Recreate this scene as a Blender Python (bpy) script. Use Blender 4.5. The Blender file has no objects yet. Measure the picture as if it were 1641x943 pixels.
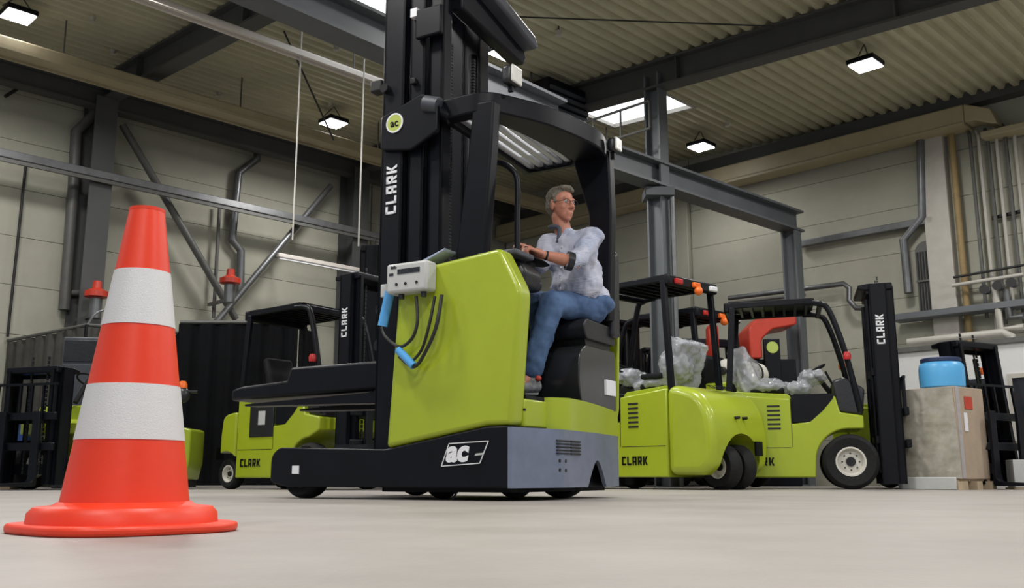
import bpy, bmesh, math, random
from mathutils import Vector, Matrix, Quaternion
random.seed(7)
S = bpy.context.scene
COL = S.collection

# ------------------------------------------------------------------ camera, world, lights, exposure
F = 1530.0; CAMH = .125; TILT = math.atan(295 / F); CT, ST = math.cos(TILT), math.sin(TILT)
cam = bpy.data.cameras.new('camera'); cam.sensor_width = 36; cam.lens = F / 1641 * 36; cam.clip_start = .05
co = bpy.data.objects.new('camera', cam); COL.objects.link(co)
co.location = (0, 0, CAMH); co.rotation_euler = (math.pi / 2 + TILT, 0, 0); S.camera = co
S.view_settings.view_transform = 'Standard'; S.view_settings.look = 'None'
S.view_settings.gamma = 1; S.view_settings.use_curve_mapping = False
S.view_settings.exposure = -0.05
w = bpy.data.worlds.new('world'); S.world = w; w.use_nodes = True
w.node_tree.nodes['Background'].inputs[0].default_value = (.80, .88, 1.0, 1)
w.node_tree.nodes['Background'].inputs[1].default_value = .40

G = math.radians(44.6)
E1 = Vector((math.sin(G), math.cos(G), 0)); E2 = Vector((-math.cos(G), math.sin(G), 0))
D1 = 15.0; D2 = 15.0
def ceil_z(b): return 5.62 + .056 * b
def hall(a, b, z=0): return E1 * a + E2 * b + Vector((0, 0, z))      # hall frame: a along left wall, b along right wall

def area(a, b, z, power, size, col=(1, .98, .95)):
    l = bpy.data.lights.new('hall_lamp_light', 'AREA'); l.energy = power; l.size = size; l.color = col; l.shape = 'DISK'
    o = bpy.data.objects.new('hall_lamp_light', l); COL.objects.link(o); o.location = hall(a, b, z); return o
LAMPS = [(3.7, 12.7), (8.85, 13.0), (8.6, 8.6), (12.0, 5.1), (13.7, 8.85)]      # seen in the photo
MORE = [(4.0, 9.5), (7.4, 5.5), (1.8, 5.5), (7.4, 1.0), (1.8, 1.0), (12.8, 1.0), (-2, 9.5), (-2, 1.0), (4.0, -3.0), (9.4, -3.0), (-3, -3)]
for a, b in LAMPS: area(a if a < 14 else 14.0, b if b < 13.5 else 13.2, ceil_z(b) - .75, 95 if a < 13.2 else 26, .7)
for a, b in MORE: area(a, b, ceil_z(b) - .7, 140, .7)

# ------------------------------------------------------------------ measuring helpers (pixel of the photo -> point at a known place)
def ray(px, py):
    u = (px - 820.5) / F; v = (471.5 - py) / F; y = CT - ST * v
    return u / y, (ST + CT * v) / y
def at(px, py, Y): a, b = ray(px, py); return Vector((a * Y, Y, CAMH + b * Y))
def on_left(px, py, d=D2):
    a, b = ray(px, py); Y = d / (a * E2.x + E2.y); return (a * E1.x + E1.y) * Y, CAMH + b * Y
def on_right(px, py, d=D1):
    a, b = ray(px, py); Y = d / (a * E1.x + E1.y); return (a * E2.x + E2.y) * Y, CAMH + b * Y

# ------------------------------------------------------------------ materials
def mat(name, col, rough=.6, metal=0., spec=.5, noise=0., nscale=6., bump=0., bscale=40., emit=None, estr=0., alpha=None, coat=0., col2=None, stripes=None, trans=0.):
    m = bpy.data.materials.new(name); m.use_nodes = True; nt = m.node_tree; N = nt.nodes; L = nt.links
    b = N['Principled BSDF']; b.inputs['Base Color'].default_value = (*col, 1); b.inputs['Roughness'].default_value = rough
    b.inputs['Metallic'].default_value = metal; b.inputs['Specular IOR Level'].default_value = spec
    b.inputs['Coat Weight'].default_value = coat; b.inputs['Coat Roughness'].default_value = .12
    if trans: b.inputs['Transmission Weight'].default_value = trans
    if alpha is not None: b.inputs['Alpha'].default_value = alpha
    if emit: b.inputs['Emission Color'].default_value = (*emit, 1); b.inputs['Emission Strength'].default_value = estr
    tc = N.new('ShaderNodeTexCoord')
    if noise or col2:
        n = N.new('ShaderNodeTexNoise'); n.inputs['Scale'].default_value = nscale; n.inputs['Detail'].default_value = 6; n.inputs['Roughness'].default_value = .65
        L.new(tc.outputs['Object'], n.inputs['Vector'])
        r = N.new('ShaderNodeValToRGB'); r.color_ramp.elements[0].position = .3; r.color_ramp.elements[1].position = .7
        c2 = col2 or tuple(min(1, c * (1 + noise)) for c in col); c1 = col if col2 else tuple(c * (1 - noise) for c in col)
        r.color_ramp.elements[0].color = (*c1, 1); r.color_ramp.elements[1].color = (*c2, 1)
        L.new(n.outputs['Fac'], r.inputs['Fac']); L.new(r.outputs['Color'], b.inputs['Base Color'])
    else:
        n = N.new('ShaderNodeTexNoise'); n.inputs['Scale'].default_value = 12; n.inputs['Detail'].default_value = 3
        L.new(tc.outputs['Object'], n.inputs['Vector'])
        mr = N.new('ShaderNodeMapRange'); mr.inputs['To Min'].default_value = max(0, rough - .06); mr.inputs['To Max'].default_value = min(1, rough + .06)
        L.new(n.outputs['Fac'], mr.inputs['Value']); L.new(mr.outputs['Result'], b.inputs['Roughness'])
    if bump:
        n2 = N.new('ShaderNodeTexNoise'); n2.inputs['Scale'].default_value = bscale; n2.inputs['Detail'].default_value = 5
        L.new(tc.outputs['Object'], n2.inputs['Vector'])
        bp = N.new('ShaderNodeBump'); bp.inputs['Strength'].default_value = bump; bp.inputs['Distance'].default_value = .02
        L.new(n2.outputs['Fac'], bp.inputs['Height']); L.new(bp.outputs['Normal'], b.inputs['Normal'])
    return m
LIME = (.35, .435, .018)
M = dict(
    lime=mat('lime_paint', LIME, .32, coat=.35, noise=.05, nscale=3),
    lime_dull=mat('lime_paint_dull', (.33, .45, .02), .45, noise=.08, nscale=4),
    black=mat('black_paint', (.0045, .0052, .0085), .40, spec=.2, noise=.25, nscale=5),
    black_dull=mat('black_rubbery', (.007, .007, .009), .7, spec=.25, noise=.3, nscale=8),
    char=mat('charcoal_plastic', (.013, .014, .018), .38, noise=.2, nscale=6, bump=.1),
    steel_dark=mat('dark_blue_grey_steel', (.055, .06, .075), .5, noise=.25, nscale=3),
    chassis_grey=mat('chassis_grey', (.19, .22, .30), .26, metal=.25, noise=.12, nscale=5),
    greasy=mat('greasy_steel', (.03, .03, .032), .35, metal=.6, noise=.3, nscale=20),
    chrome=mat('bright_steel', (.6, .62, .66), .22, metal=.9),
    rubber=mat('tyre_rubber', (.010, .010, .011), .75, spec=.3, noise=.3, nscale=30, bump=.2),
    white=mat('white_print', (.78, .79, .82), .5),
    white_rim=mat('cream_rim_paint', (.62, .60, .54), .5, noise=.12),
    grey_pl=mat('light_grey_plastic', (.50, .51, .50), .45, noise=.03),
    logo=mat('logo_yellow_green', (.42, .50, .10), .5),
    orange=mat('orange_lens', (.85, .16, .02), .25), red=mat('red_paint', (.50, .035, .015), .4, noise=.1),
    red_lens=mat('red_lens', (.45, .02, .02), .25),
    blue_tube=mat('blue_plastic_sleeve', (.10, .38, .78), .3), blue=mat('blue_plastic', (.02, .07, .30), .4),
    sky_drum=mat('light_blue_drum_plastic', (.10, .42, .78), .38), navy=mat('navy_lid', (.015, .03, .09), .5),
    glass_lens=mat('clear_lamp_lens', (.70, .70, .66), .2, bump=.3, bscale=60),
    cone_o=mat('cone_orange_rubber', (.80, .045, .012), .42, noise=.04, nscale=3, bump=.03),
    cone_w=mat('cone_reflective_band', (.66, .66, .67), .45, bump=.15, bscale=300, noise=.02),
    wall=mat('wall_concrete_panel', (.36, .355, .29), .85, noise=.07, nscale=1.2, bump=.1),
    wall_white=mat('white_lower_panel', (.62, .62, .62), .6, noise=.03),
    roof=mat('roof_sheet_beige', (.47, .45, .32), .55, noise=.1, nscale=2),
    beam=mat('roof_beam_grey', (.06, .062, .062), .6, noise=.12, nscale=2),
    girder=mat('girder_blue_grey', (.10, .108, .12), .5, noise=.12, nscale=2),
    column=mat('column_grey_paint', (.10, .11, .12), .5, noise=.12, nscale=2),
    duct=mat('beige_duct', (.36, .31, .20), .5, noise=.1, nscale=2),
    galv=mat('galvanised_pipe', (.15, .155, .16), .4, metal=.6, noise=.2, nscale=5),
    pipe_d=mat('dull_grey_pipe', (.09, .09, .085), .5, noise=.15), brown=mat('brown_pipe', (.27, .19, .08), .6, noise=.15),
    pipe_l=mat('pale_pipe', (.42, .40, .36), .5, noise=.08), lining=mat('dark_collar_lining', (.07, .08, .11), .8), bar=mat('polished_guard_bar', (.5, .52, .56), .3, metal=.5), shell=mat('glossy_seat_shell', (.02, .021, .024), .22, coat=.4), bright=mat('pale_conduit', (.62, .58, .54), .4),
    tarp=mat('black_tarpaulin', (.0035, .004, .0055), .8, spec=.15, noise=.35, nscale=3, bump=.3, bscale=5),
    tarp_b=mat('brown_grey_sheeting', (.05, .048, .04), .65, noise=.35, nscale=4, bump=.2, bscale=8),
    skylight=mat('skylight_sheet', (.9, .9, .92), .5, emit=(.92, .96, 1), estr=2.2),
    led=mat('led_panel', (1, 1, 1), .4, emit=(1, .98, .97), estr=14),
    bag=mat('clear_plastic_wrap', (.62, .64, .70), .14, bump=1., bscale=9, alpha=.5, coat=.6),
    card=mat('brown_cardboard', (.40, .31, .23), .8, noise=.08, nscale=5),
    wrapf=mat('stretch_wrap_grey', (.26, .24, .19), .22, coat=.5, col2=(.50, .47, .41), nscale=4),
    skin=mat('skin', (.50, .21, .14), .5, noise=.1, nscale=25), hair=mat('grey_brown_hair', (.10, .085, .06), .7, bump=.6, bscale=120, col2=(.22, .20, .16), nscale=40),
    eye=mat('eye_white', (.7, .68, .66), .3), dark=mat('dark_slot', (.008, .008, .009), .6), cord=mat('white_cord', (.55, .54, .50), .5),
    shoe=mat('grey_trainer_fabric', (.10, .10, .11), .7, col2=(.32, .33, .35), nscale=60), shoe_red=mat('shoe_red_tab', (.45, .05, .03), .6),
    wood=mat('pallet_wood', (.42, .33, .22), .8, noise=.15), lcd=mat('display_dark', (.02, .025, .03), .25), paper=mat('pale_blue_panel', (.38, .43, .60), .35),
    glass=mat('office_window_glass', (.02, .022, .028), .08), cable=mat('black_cable', (.015, .015, .015), .45))
# floor: worn concrete, streaks and patches
fm = mat('floor_concrete', (.25, .228, .212), .55, col2=(.355, .325, .305), nscale=.9, bump=.08, bscale=60); M['floor'] = fm
nt = fm.node_tree; b = nt.nodes['Principled BSDF']
n = nt.nodes.new('ShaderNodeTexNoise'); n.inputs['Scale'].default_value = 2.3; n.inputs['Detail'].default_value = 8
tc = nt.nodes.new('ShaderNodeTexCoord'); nt.links.new(tc.outputs['Object'], n.inputs['Vector'])
mr = nt.nodes.new('ShaderNodeMapRange'); mr.inputs['To Min'].default_value = .38; mr.inputs['To Max'].default_value = .68
nt.links.new(n.outputs['Fac'], mr.inputs['Value']); nt.links.new(mr.outputs['Result'], b.inputs['Roughness'])
def woven(name, a, bcol, scale, band='X', noise_d=1.5, mix=.5):
    m = bpy.data.materials.new(name); m.use_nodes = True; nt = m.node_tree; bs = nt.nodes['Principled BSDF']; bs.inputs['Roughness'].default_value = .85
    tc = nt.nodes.new('ShaderNodeTexCoord'); wv = nt.nodes.new('ShaderNodeTexWave'); wv.bands_direction = band; wv.inputs['Scale'].default_value = scale; wv.inputs['Distortion'].default_value = noise_d
    nz = nt.nodes.new('ShaderNodeTexNoise'); nz.inputs['Scale'].default_value = 7; nz.inputs['Detail'].default_value = 5
    mx = nt.nodes.new('ShaderNodeMath'); mx.operation = 'MULTIPLY_ADD'; mx.inputs[1].default_value = mix
    sc = nt.nodes.new('ShaderNodeMath'); sc.operation = 'MULTIPLY'; sc.inputs[1].default_value = 1 - mix
    nt.links.new(nz.outputs['Fac'], sc.inputs[0])
    r = nt.nodes.new('ShaderNodeValToRGB'); r.color_ramp.elements[0].position = .25; r.color_ramp.elements[1].position = .72
    r.color_ramp.elements[0].color = (*a, 1); r.color_ramp.elements[1].color = (*bcol, 1)
    nt.links.new(tc.outputs['Object'], wv.inputs['Vector']); nt.links.new(tc.outputs['Object'], nz.inputs['Vector'])
    nt.links.new(wv.outputs['Fac'], mx.inputs[0]); nt.links.new(sc.outputs[0], mx.inputs[2]); nt.links.new(mx.outputs[0], r.inputs['Fac'])
    nt.links.new(r.outputs['Color'], bs.inputs['Base Color'])
    bp = nt.nodes.new('ShaderNodeBump'); bp.inputs['Strength'].default_value = .5; bp.inputs['Distance'].default_value = .02
    nt.links.new(nz.outputs['Fac'], bp.inputs['Height']); nt.links.new(bp.outputs['Normal'], bs.inputs['Normal'])
    return m
M['shirt'] = woven('pale_blue_striped_shirt', (.24, .30, .46), (.68, .68, .76), 38, 'Z', 3.5, .30)
M['jeans'] = woven('blue_denim', (.022, .05, .13), (.10, .18, .34), 120, 'DIAGONAL', 1, .12)

# ------------------------------------------------------------------ mesh helpers
class MB:
    def __init__(s, f=None): s.v = []; s.f = []; s.m = f or (lambda p: p)
    def add(s, vs, fs):
        o = len(s.v); s.v += [tuple(s.m(Vector(p))) for p in vs]; s.f += [tuple(i + o for i in f) for f in fs]; return s
    def box(s, x0, x1, y0, y1, z0, z1):
        return s.add([(x, y, z) for z in (z0, z1) for y in (y0, y1) for x in (x0, x1)],
                     [(0, 2, 3, 1), (4, 5, 7, 6), (0, 1, 5, 4), (2, 6, 7, 3), (0, 4, 6, 2), (1, 3, 7, 5)])
    def bar(s, p, q, w, h, up=(0, 0, 1)):
        p, q = Vector(p), Vector(q); d = (q - p).normalized(); u = Vector(up)
        if abs(d.dot(u)) > .98: u = Vector((1, 0, 0))
        r = d.cross(u).normalized() * w / 2; t = r.cross(d).normalized() * h / 2
        return s.add([p - r - t, p + r - t, p + r + t, p - r + t, q - r - t, q + r - t, q + r + t, q - r + t],
                     [(0, 1, 2, 3), (7, 6, 5, 4), (0, 4, 5, 1), (1, 5, 6, 2), (2, 6, 7, 3), (3, 7, 4, 0)])
    def tube(s, pts, r, n=8, rs=None):
        pts = [Vector(p) for p in pts]; vs = []; fs = []
        ref = None
        for i, p in enumerate(pts):
            d = ((pts[i + 1] if i + 1 < len(pts) else p) - (pts[i - 1] if i else p)).normalized()
            if ref is None: ref = d.orthogonal().normalized()
            ref = (ref - d * ref.dot(d)).normalized(); q = d.cross(ref); rr = rs[i] if rs else r
            vs += [p + (ref * math.cos(2 * math.pi * k / n) + q * math.sin(2 * math.pi * k / n)) * rr for k in range(n)]
        for i in range(len(pts) - 1):
            for k in range(n): fs.append((i * n + k, i * n + (k + 1) % n, (i + 1) * n + (k + 1) % n, (i + 1) * n + k))
        fs.append(tuple(range(n))[::-1]); fs.append(tuple(range((len(pts) - 1) * n, len(pts) * n)))
        return s.add(vs, fs)
    def cyl(s, p, q, r, r2=None, n=20): return s.tube([p, q], r, n, [r, r if r2 is None else r2])
    def lathe(s, prof, c, axis, n=32):      # prof: (radius, offset along axis), closed solid
        c = Vector(c); ax = Vector(axis).normalized(); u = ax.orthogonal().normalized(); v = ax.cross(u); vs = []; fs = []
        for r, o in prof: vs += [c + ax * o + (u * math.cos(2 * math.pi * k / n) + v * math.sin(2 * math.pi * k / n)) * r for k in range(n)]
        for i in range(len(prof) - 1):
            for k in range(n): fs.append((i * n + k, i * n + (k + 1) % n, (i + 1) * n + (k + 1) % n, (i + 1) * n + k))
        if prof[0][0] > 1e-4 and prof[0] != prof[-1]: fs.append(tuple(range(n))[::-1])
        if prof[-1][0] > 1e-4 and prof[0] != prof[-1]: fs.append(tuple(range((len(prof) - 1) * n, len(prof) * n)))
        return s.add(vs, fs)
    def prism(s, poly, lo, hi, ax='y'):      # polygon in the other two axes, extruded along ax
        def P(a, b, t): return {'y': (a, t, b), 'z': (a, b, t), 'x': (t, a, b)}[ax]
        n = len(poly); vs = [P(a, b, lo) for a, b in poly] + [P(a, b, hi) for a, b in poly]
        return s.add(vs, [tuple(range(n)), tuple(range(n, 2 * n))[::-1]] + [(i, n + i, n + (i + 1) % n, (i + 1) % n) for i in range(n)])
    def ell(s, c, r, rot=None, n=16):
        rot = rot or Matrix.Identity(3); vs = []; fs = []; m = n // 2; c = Vector(c)
        vs.append(c + rot @ Vector((0, 0, -r[2])))
        for i in range(1, m):
            ph = -math.pi / 2 + math.pi * i / m
            vs += [c + rot @ Vector((r[0] * math.cos(ph) * math.cos(2 * math.pi * k / n), r[1] * math.cos(ph) * math.sin(2 * math.pi * k / n), r[2] * math.sin(ph))) for k in range(n)]
        vs.append(c + rot @ Vector((0, 0, r[2]))); t = len(vs) - 1
        for k in range(n):
            fs.append((0, 1 + (k + 1) % n, 1 + k)); fs.append((t, 1 + (m - 2) * n + k, 1 + (m - 2) * n + (k + 1) % n))
        for i in range(m - 2):
            for k in range(n): fs.append((1 + i * n + k, 1 + i * n + (k + 1) % n, 1 + (i + 1) * n + (k + 1) % n, 1 + (i + 1) * n + k))
        return s.add(vs, fs)
    def cap(s, p, q, r, r2=None, n=14):
        r2 = r if r2 is None else r2; s.tube([p, q], r, n, [r, r2]); s.ell(p, (r * 1.004,) * 3, n=n); return s.ell(q, (r2 * 1.004,) * 3, n=n)
    def mesh(s, name):
        me = bpy.data.meshes.new(name); me.from_pydata(s.v, [], s.f); me.validate()
        bm = bmesh.new(); bm.from_mesh(me); bmesh.ops.recalc_face_normals(bm, faces=bm.faces); bm.to_mesh(me); bm.free(); return me
    def build(s, name, m, parent=None, bevel=0, seg=2, smooth=38, label=None):
        me = s.mesh(name); me.materials.append(M[m] if isinstance(m, str) else m)
        for p in me.polygons: p.use_smooth = True
        me.set_sharp_from_angle(angle=math.radians(smooth))
        o = bpy.data.objects.new(name, me); COL.objects.link(o); o.parent = parent
        if bevel:
            md = o.modifiers.new('bevel', 'BEVEL'); md.width = bevel; md.segments = seg; md.limit_method = 'ANGLE'; md.angle_limit = math.radians(35); md.harden_normals = False
        if label: o['label'] = label
        return o
def tag(o, label, cat, group=None):
    o['label'] = label; o['category'] = cat
    if group: o['group'] = group
    return o
def struct(o): o['kind'] = 'structure'; return o
def thing(name, label, cat, loc=(0, 0, 0), rz=0, group=None):
    o = bpy.data.objects.new(name, None); COL.objects.link(o); o.location = loc; o.rotation_euler = (0, 0, rz); o.empty_display_size = .1
    return tag(o, label, cat, group)
def bake(o):                                 # apply the modifiers of o
    bpy.context.view_layer.update(); dg = bpy.context.evaluated_depsgraph_get()
    me = bpy.data.meshes.new_from_object(o.evaluated_get(dg)); o.modifiers.clear(); o.data = me; return o
def cut(o, cutter):                          # boolean applied at once, cutter removed
    c = bpy.data.objects.new('tmp', cutter.mesh('tmp')); COL.objects.link(c); c.parent = o.parent
    md = o.modifiers.new('b', 'BOOLEAN'); md.operation = 'DIFFERENCE'; md.object = c; md.solver = 'EXACT'
    bake(o); bpy.data.objects.remove(c); return o
def blob(mb, name, m, parent, voxel, smooth=3, noise=0, nscale=.1, label=None):
    o = mb.build(name, m, parent)
    r = o.modifiers.new('r', 'REMESH'); r.mode = 'VOXEL'; r.voxel_size = voxel; r.use_smooth_shade = True
    if smooth: sm = o.modifiers.new('s', 'SMOOTH'); sm.iterations = smooth; sm.factor = .5
    if noise:
        t = bpy.data.textures.new('folds', 'CLOUDS'); t.noise_scale = nscale; t.noise_depth = 2
        d = o.modifiers.new('d', 'DISPLACE'); d.texture = t; d.strength = noise; d.mid_level = .5
    bake(o)
    if label: o['label'] = label
    for p in o.data.polygons: p.use_smooth = True
    return o
def rounded(poly, r, n=4):
    out = []; k = len(poly)
    for i in range(k):
        p0, p1, p2 = Vector(poly[i - 1]), Vector(poly[i]), Vector(poly[(i + 1) % k]); rr = r[i] if isinstance(r, (list, tuple)) else r
        a = (p0 - p1); b = (p2 - p1); rr = min(rr, a.length * .45, b.length * .45)
        if rr < 1e-4: out.append(tuple(p1)); continue
        A = p1 + a.normalized() * rr; B = p1 + b.normalized() * rr
        for j in range(n + 1):
            t = j / n; out.append(tuple(A * (1 - t) ** 2 + p1 * 2 * t * (1 - t) + B * t * t))
    return out
def arc(c, r, a0, a1, n=10): return [(c[0] + r * math.cos(math.radians(a0 + (a1 - a0) * i / n)), c[1] + r * math.sin(math.radians(a0 + (a1 - a0) * i / n))) for i in range(n + 1)]
GL = {'C': [(0, .8, .62, 1), (0, 0, .2, 1), (0, 0, .62, .2)], 'L': [(0, 0, .2, 1), (0, 0, .62, .2)],
      'A': [(0, 0, .2, 1), (0, .8, .62, 1), (.42, 0, .62, 1), (0, .3, .62, .48)],
      'R': [(0, 0, .2, 1), (0, .8, .62, 1), (.42, .45, .62, 1), (0, .36, .62, .54), 'r'], 'K': [(0, 0, .2, 1), 'k']}
def letters(mb, word, o, u, v, h, t=.002):      # blocky raised lettering, o lower left corner, u/v unit directions
    o, u, v = Vector(o), Vector(u), Vector(v); nrm = u.cross(v).normalized() * t; x = 0
    def quad(q):
        ps = [o + u * (x + a) * h + v * b * h for a, b in q]
        mb.add([p - nrm for p in ps] + [p + nrm for p in ps], [(0, 1, 2, 3), (7, 6, 5, 4), (0, 4, 5, 1), (1, 5, 6, 2), (2, 6, 7, 3), (3, 7, 4, 0)])
    for ch in word:
        for g in GL[ch]:
            if g == 'r': quad([(.25, .36), (.42, 0), (.64, 0), (.45, .36)])
            elif g == 'k': quad([(.2, .42), (.42, 1), (.66, 1), (.36, .42)]); quad([(.2, .55), (.36, .55), (.68, 0), (.45, 0)])
            else: quad([(g[0], g[1]), (g[2], g[1]), (g[2], g[3]), (g[0], g[3])])
        x += .82
    return mb
def lettering(word, o, u, v, h, m, parent, t=.002): return letters(MB(), word, o, u, v, h, t).build('lettering', m, parent)
def text_part(body, o, u, v, h, m, parent, name='lettering', shear=0, bold=.02):
    c = bpy.data.curves.new('t', 'FONT'); c.body = body; c.size = h; c.extrude = .001; c.offset = h * bold; c.shear = shear
    t = bpy.data.objects.new('t', c); COL.objects.link(t); bpy.context.view_layer.update()
    me = bpy.data.meshes.new_from_object(t.evaluated_get(bpy.context.evaluated_depsgraph_get())); bpy.data.objects.remove(t)
    u, v = Vector(u).normalized(), Vector(v).normalized(); n = u.cross(v); me.transform(Matrix((u, v, n)).transposed().to_4x4()); me.transform(Matrix.Translation(Vector(o)))
    me.materials.append(M[m]); q = bpy.data.objects.new(name, me); COL.objects.link(q); q.parent = parent; return q

# ------------------------------------------------------------------ the hall
H = lambda p: E1 * p.x + E2 * p.y + Vector((0, 0, p.z))
struct(MB(H).box(-9, D1 + .3, -9, D2 + .3, -.2, 0).build('floor', 'floor'))
# ceiling: trapezoidal roof sheet, ribs run along the hall's long direction
mb = MB(H); P = .20; hh = .075; b = -6.0; prof = []
while b < D2 + .4:
    for db, dz in ((0, 0), (.07, 0), (.10, hh), (.17, hh)): prof.append((b + db, ceil_z(b + db) + dz))
    b += P
def sheet(b0, b1, a0, a1):
    pr = [p for p in prof if b0 - 1e-6 <= p[0] <= b1 + 1e-6]
    vs = [(a, q[0], q[1]) for a in (a0, a1) for q in pr]; k = len(pr)
    mb.add(vs, [(i, i + 1, k + i + 1, k + i) for i in range(k - 1)])
def edge(b): return min(prof, key=lambda q: abs(q[0] - b))[0]
s0, s1 = edge(8.2), edge(9.9)
sheet(-6, s0, -6, D1 + .2); sheet(s1, 99, -6, D1 + .2)
for a0, a1 in ((-6, 1.0), (2.2, 6.35), (8.2, 11.6), (12.6, D1 + .2)): sheet(s0, s1, a0, a1)
struct(mb.build('ceiling', 'roof', smooth=20))
for i, (a0, a1) in enumerate(((6.35, 8.2), (11.6, 12.6), (1.0, 2.2))):
    f = MB(H)
    for q0, q1, r0, r1 in ((a0, a0 + .05, s0, s1), (a1 - .05, a1, s0, s1), (a0, a1, s0, s0 + .05), (a0, a1, s1 - .05, s1)):
        f.add([(x, y, ceil_z(y) + z) for z in (-.02, .10) for y in (r0, r1) for x in (q0, q1)], [(0, 2, 3, 1), (4, 5, 7, 6), (0, 1, 5, 4), (2, 6, 7, 3), (0, 4, 6, 2), (1, 3, 7, 5)])
    fr = struct(f.build('window_%d' % (i + 1), 'pipe_l'))
    nb = 3
    for k in range(nb):
        x0 = a0 + .05 + (a1 - a0 - .1) * k / nb; x1 = a0 + .05 + (a1 - a0 - .1) * (k + 1) / nb - .02
        p = MB(H); p.add([(x, y, ceil_z(y) + z) for z in (.04, .06) for y in (s0 + .05, s1 - .05) for x in (x0, x1)], [(0, 2, 3, 1), (4, 5, 7, 6), (0, 1, 5, 4), (2, 6, 7, 3), (0, 4, 6, 2), (1, 3, 7, 5)])
        p.build('pane', 'skylight', fr)
# walls: long horizontal concrete panels with recessed joints
def wall(name, left):
    base = MB(H)
    if left: base.box(-2, D1 + .3, D2 + .07, D2 + .3, 0, 6.9)
    else: base.box(D1 + .07, D1 + .3, -2, D2 + .07, 0, 6.9)
    r = struct(base.build(name, 'wall'))
    me = {}
    edges = [-.2, 5.95, 11.2, 15.0] if left else [-.4, 5.2, 10.0, 15.0]
    for k in range(3):
        a, b = edges[k], edges[k + 1] - .02; z = 0
        for j in range(9):
            h = .735; q = MB(H)
            if left: q.box(a, b, D2 + random.uniform(-.003, .002), D2 + .075, z, z + h - .005)
            else: q.box(D1 + random.uniform(-.003, .002), D1 + .075, a, b, z, z + h - .005)
            q.build('panel', 'wall', r, bevel=.003, seg=1); z += h
    return r
wall('wall_left', True); wall('wall_right', False)
# dark band beams at the wall heads
def I_beam(mb, p, q, w, h, t=.035, up=(0, 0, 1)):
    p, q = Vector(p), Vector(q); d = (q - p).normalized(); u = Vector(up); r = d.cross(u).normalized(); u = r.cross(d)
    mb.bar(p + u * (h / 2 - t / 2), q + u * (h / 2 - t / 2), w, t, u); mb.bar(p - u * (h / 2 - t / 2), q - u * (h / 2 - t / 2), w, t, u); mb.bar(p, q, t * .7, h - 2 * t, u); return mb
def hp(a, b, z): return tuple(hall(a, b, z))
for a, lab in ((5.7, 'dark sloping roof rafter above the tall parcel-shaped left column'), (10.7, 'long dark roof rafter crossing the ceiling at upper right')):
    lab = 'dark sloping steel roof rafter at upper left, meeting the wall column' if a < 7 else lab
    o = I_beam(MB(), hp(a, -5, ceil_z(-5) - .22), hp(a, D2 - .05, ceil_z(D2) - .22), .24, .42).build('roof_rafter', 'beam')
    tag(o, lab, 'beam')
    for k in range(5): MB(H).box(a - .115, a + .115, 1 + k * 3.1, 1.02 + k * 3.1, ceil_z(1 + k * 3.1) - .40, ceil_z(1 + k * 3.1) - .05).build('stiffener', 'beam', o)
GB = 7.5; C2B = GB + .15
o = I_beam(MB(), hp(-2, GB - .95, 4.32), hp(8.0, GB - .37, 4.32), .30, .36).build('girder', 'girder'); tag(o, 'blue-grey steel girder under the roof to the left of the truck mast', 'beam')
o = I_beam(MB(), hp(8.4, GB + .22, 4.33), hp(14.4, GB, 4.33), .30, .36).build('girder', 'girder'); tag(o, 'blue-grey steel girder on two slim columns behind the driver, ending at the right wall', 'beam')
I_beam(MB(), hp(-2, D2 - .35, 6.02), hp(D1, D2 - .35, 6.02), .2, .34).build('eaves_beam', 'beam')
tag(bpy.data.objects['eaves_beam'], 'dark horizontal beam along the top of the left wall', 'beam')
def column(a, b, z1, w, h, m, label, z0=0.):
    t = thing('steel_column', label, 'column', hall(a, b, z0), 0)
    I_beam(MB(), (0, 0, 0), (0, 0, z1 - z0), w, h, .03, up=E2).build('shaft', m, t)
    MB().lathe([(h * .8, 0), (h * .8, .02)], (0, 0, 0), (0, 0, 1), 4).build('base_plate', m, t)
    return t
column(5.62, D2 - .3, 6.0, .34, .5, 'beam', 'dark wide steel column on the left wall under the left rafter')
column(10.55, D2 - .3, 6.0, .34, .5, 'beam', 'dark steel column on the far left wall just left of the truck mast')
c2 = column(10.7, C2B, 5.85, .2, .26, 'column', 'slim blue-grey column carrying the girder, right of the driver')
MB().tube([E1 * .05 - E2 * .2, E1 * .05 - E2 * .2 + Vector((0, 0, 4.1))], .035).build('downpipe', 'galv', c2)
MB().box(-.2, .2, -.2, .2, 4.0, 4.12).build('head_plate', 'column', c2)
column(14.2, GB, 4.14, .2, .26, 'column', 'slim blue-grey column under the right end of the girder')
# hoist/fan unit at the girder column head
t = thing('heater_unit', 'dark boxy ventilation unit hanging under the roof behind the guard', 'heater', hall(10.3, 9.35, 5.25), G * 0 + math.radians(45))
MB().box(-.45, .45, -.4, .4, -.1, .75).build('housing', 'black', t, bevel=.03)
for k in range(6): MB().box(-.42, .42, -.43, -.4, 0 + k * .11, .06 + k * .11).build('slat', 'steel_dark', t)
for sx in (-.4, .4): MB().tube([(sx, 0, .7), (sx, 0, 1.1)], .015).build('hanger', 'pipe_d', t)
o = MB(H); o.tube([(10.2, 7.4, 4.85), (10.2, 9.9, 4.85)], .02); o.tube([(10.2, 7.4, 5.25), (10.2, 9.9, 5.25)], .02)
for k in range(6): o.tube([(10.2, 7.4 + k * .5, 4.85), (10.2, 7.4 + k * .5, 5.25)], .015)
tag(o.build('handrail', 'pipe_d'), 'thin pipe handrail beside the ventilation unit under the roof', 'railing')
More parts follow.
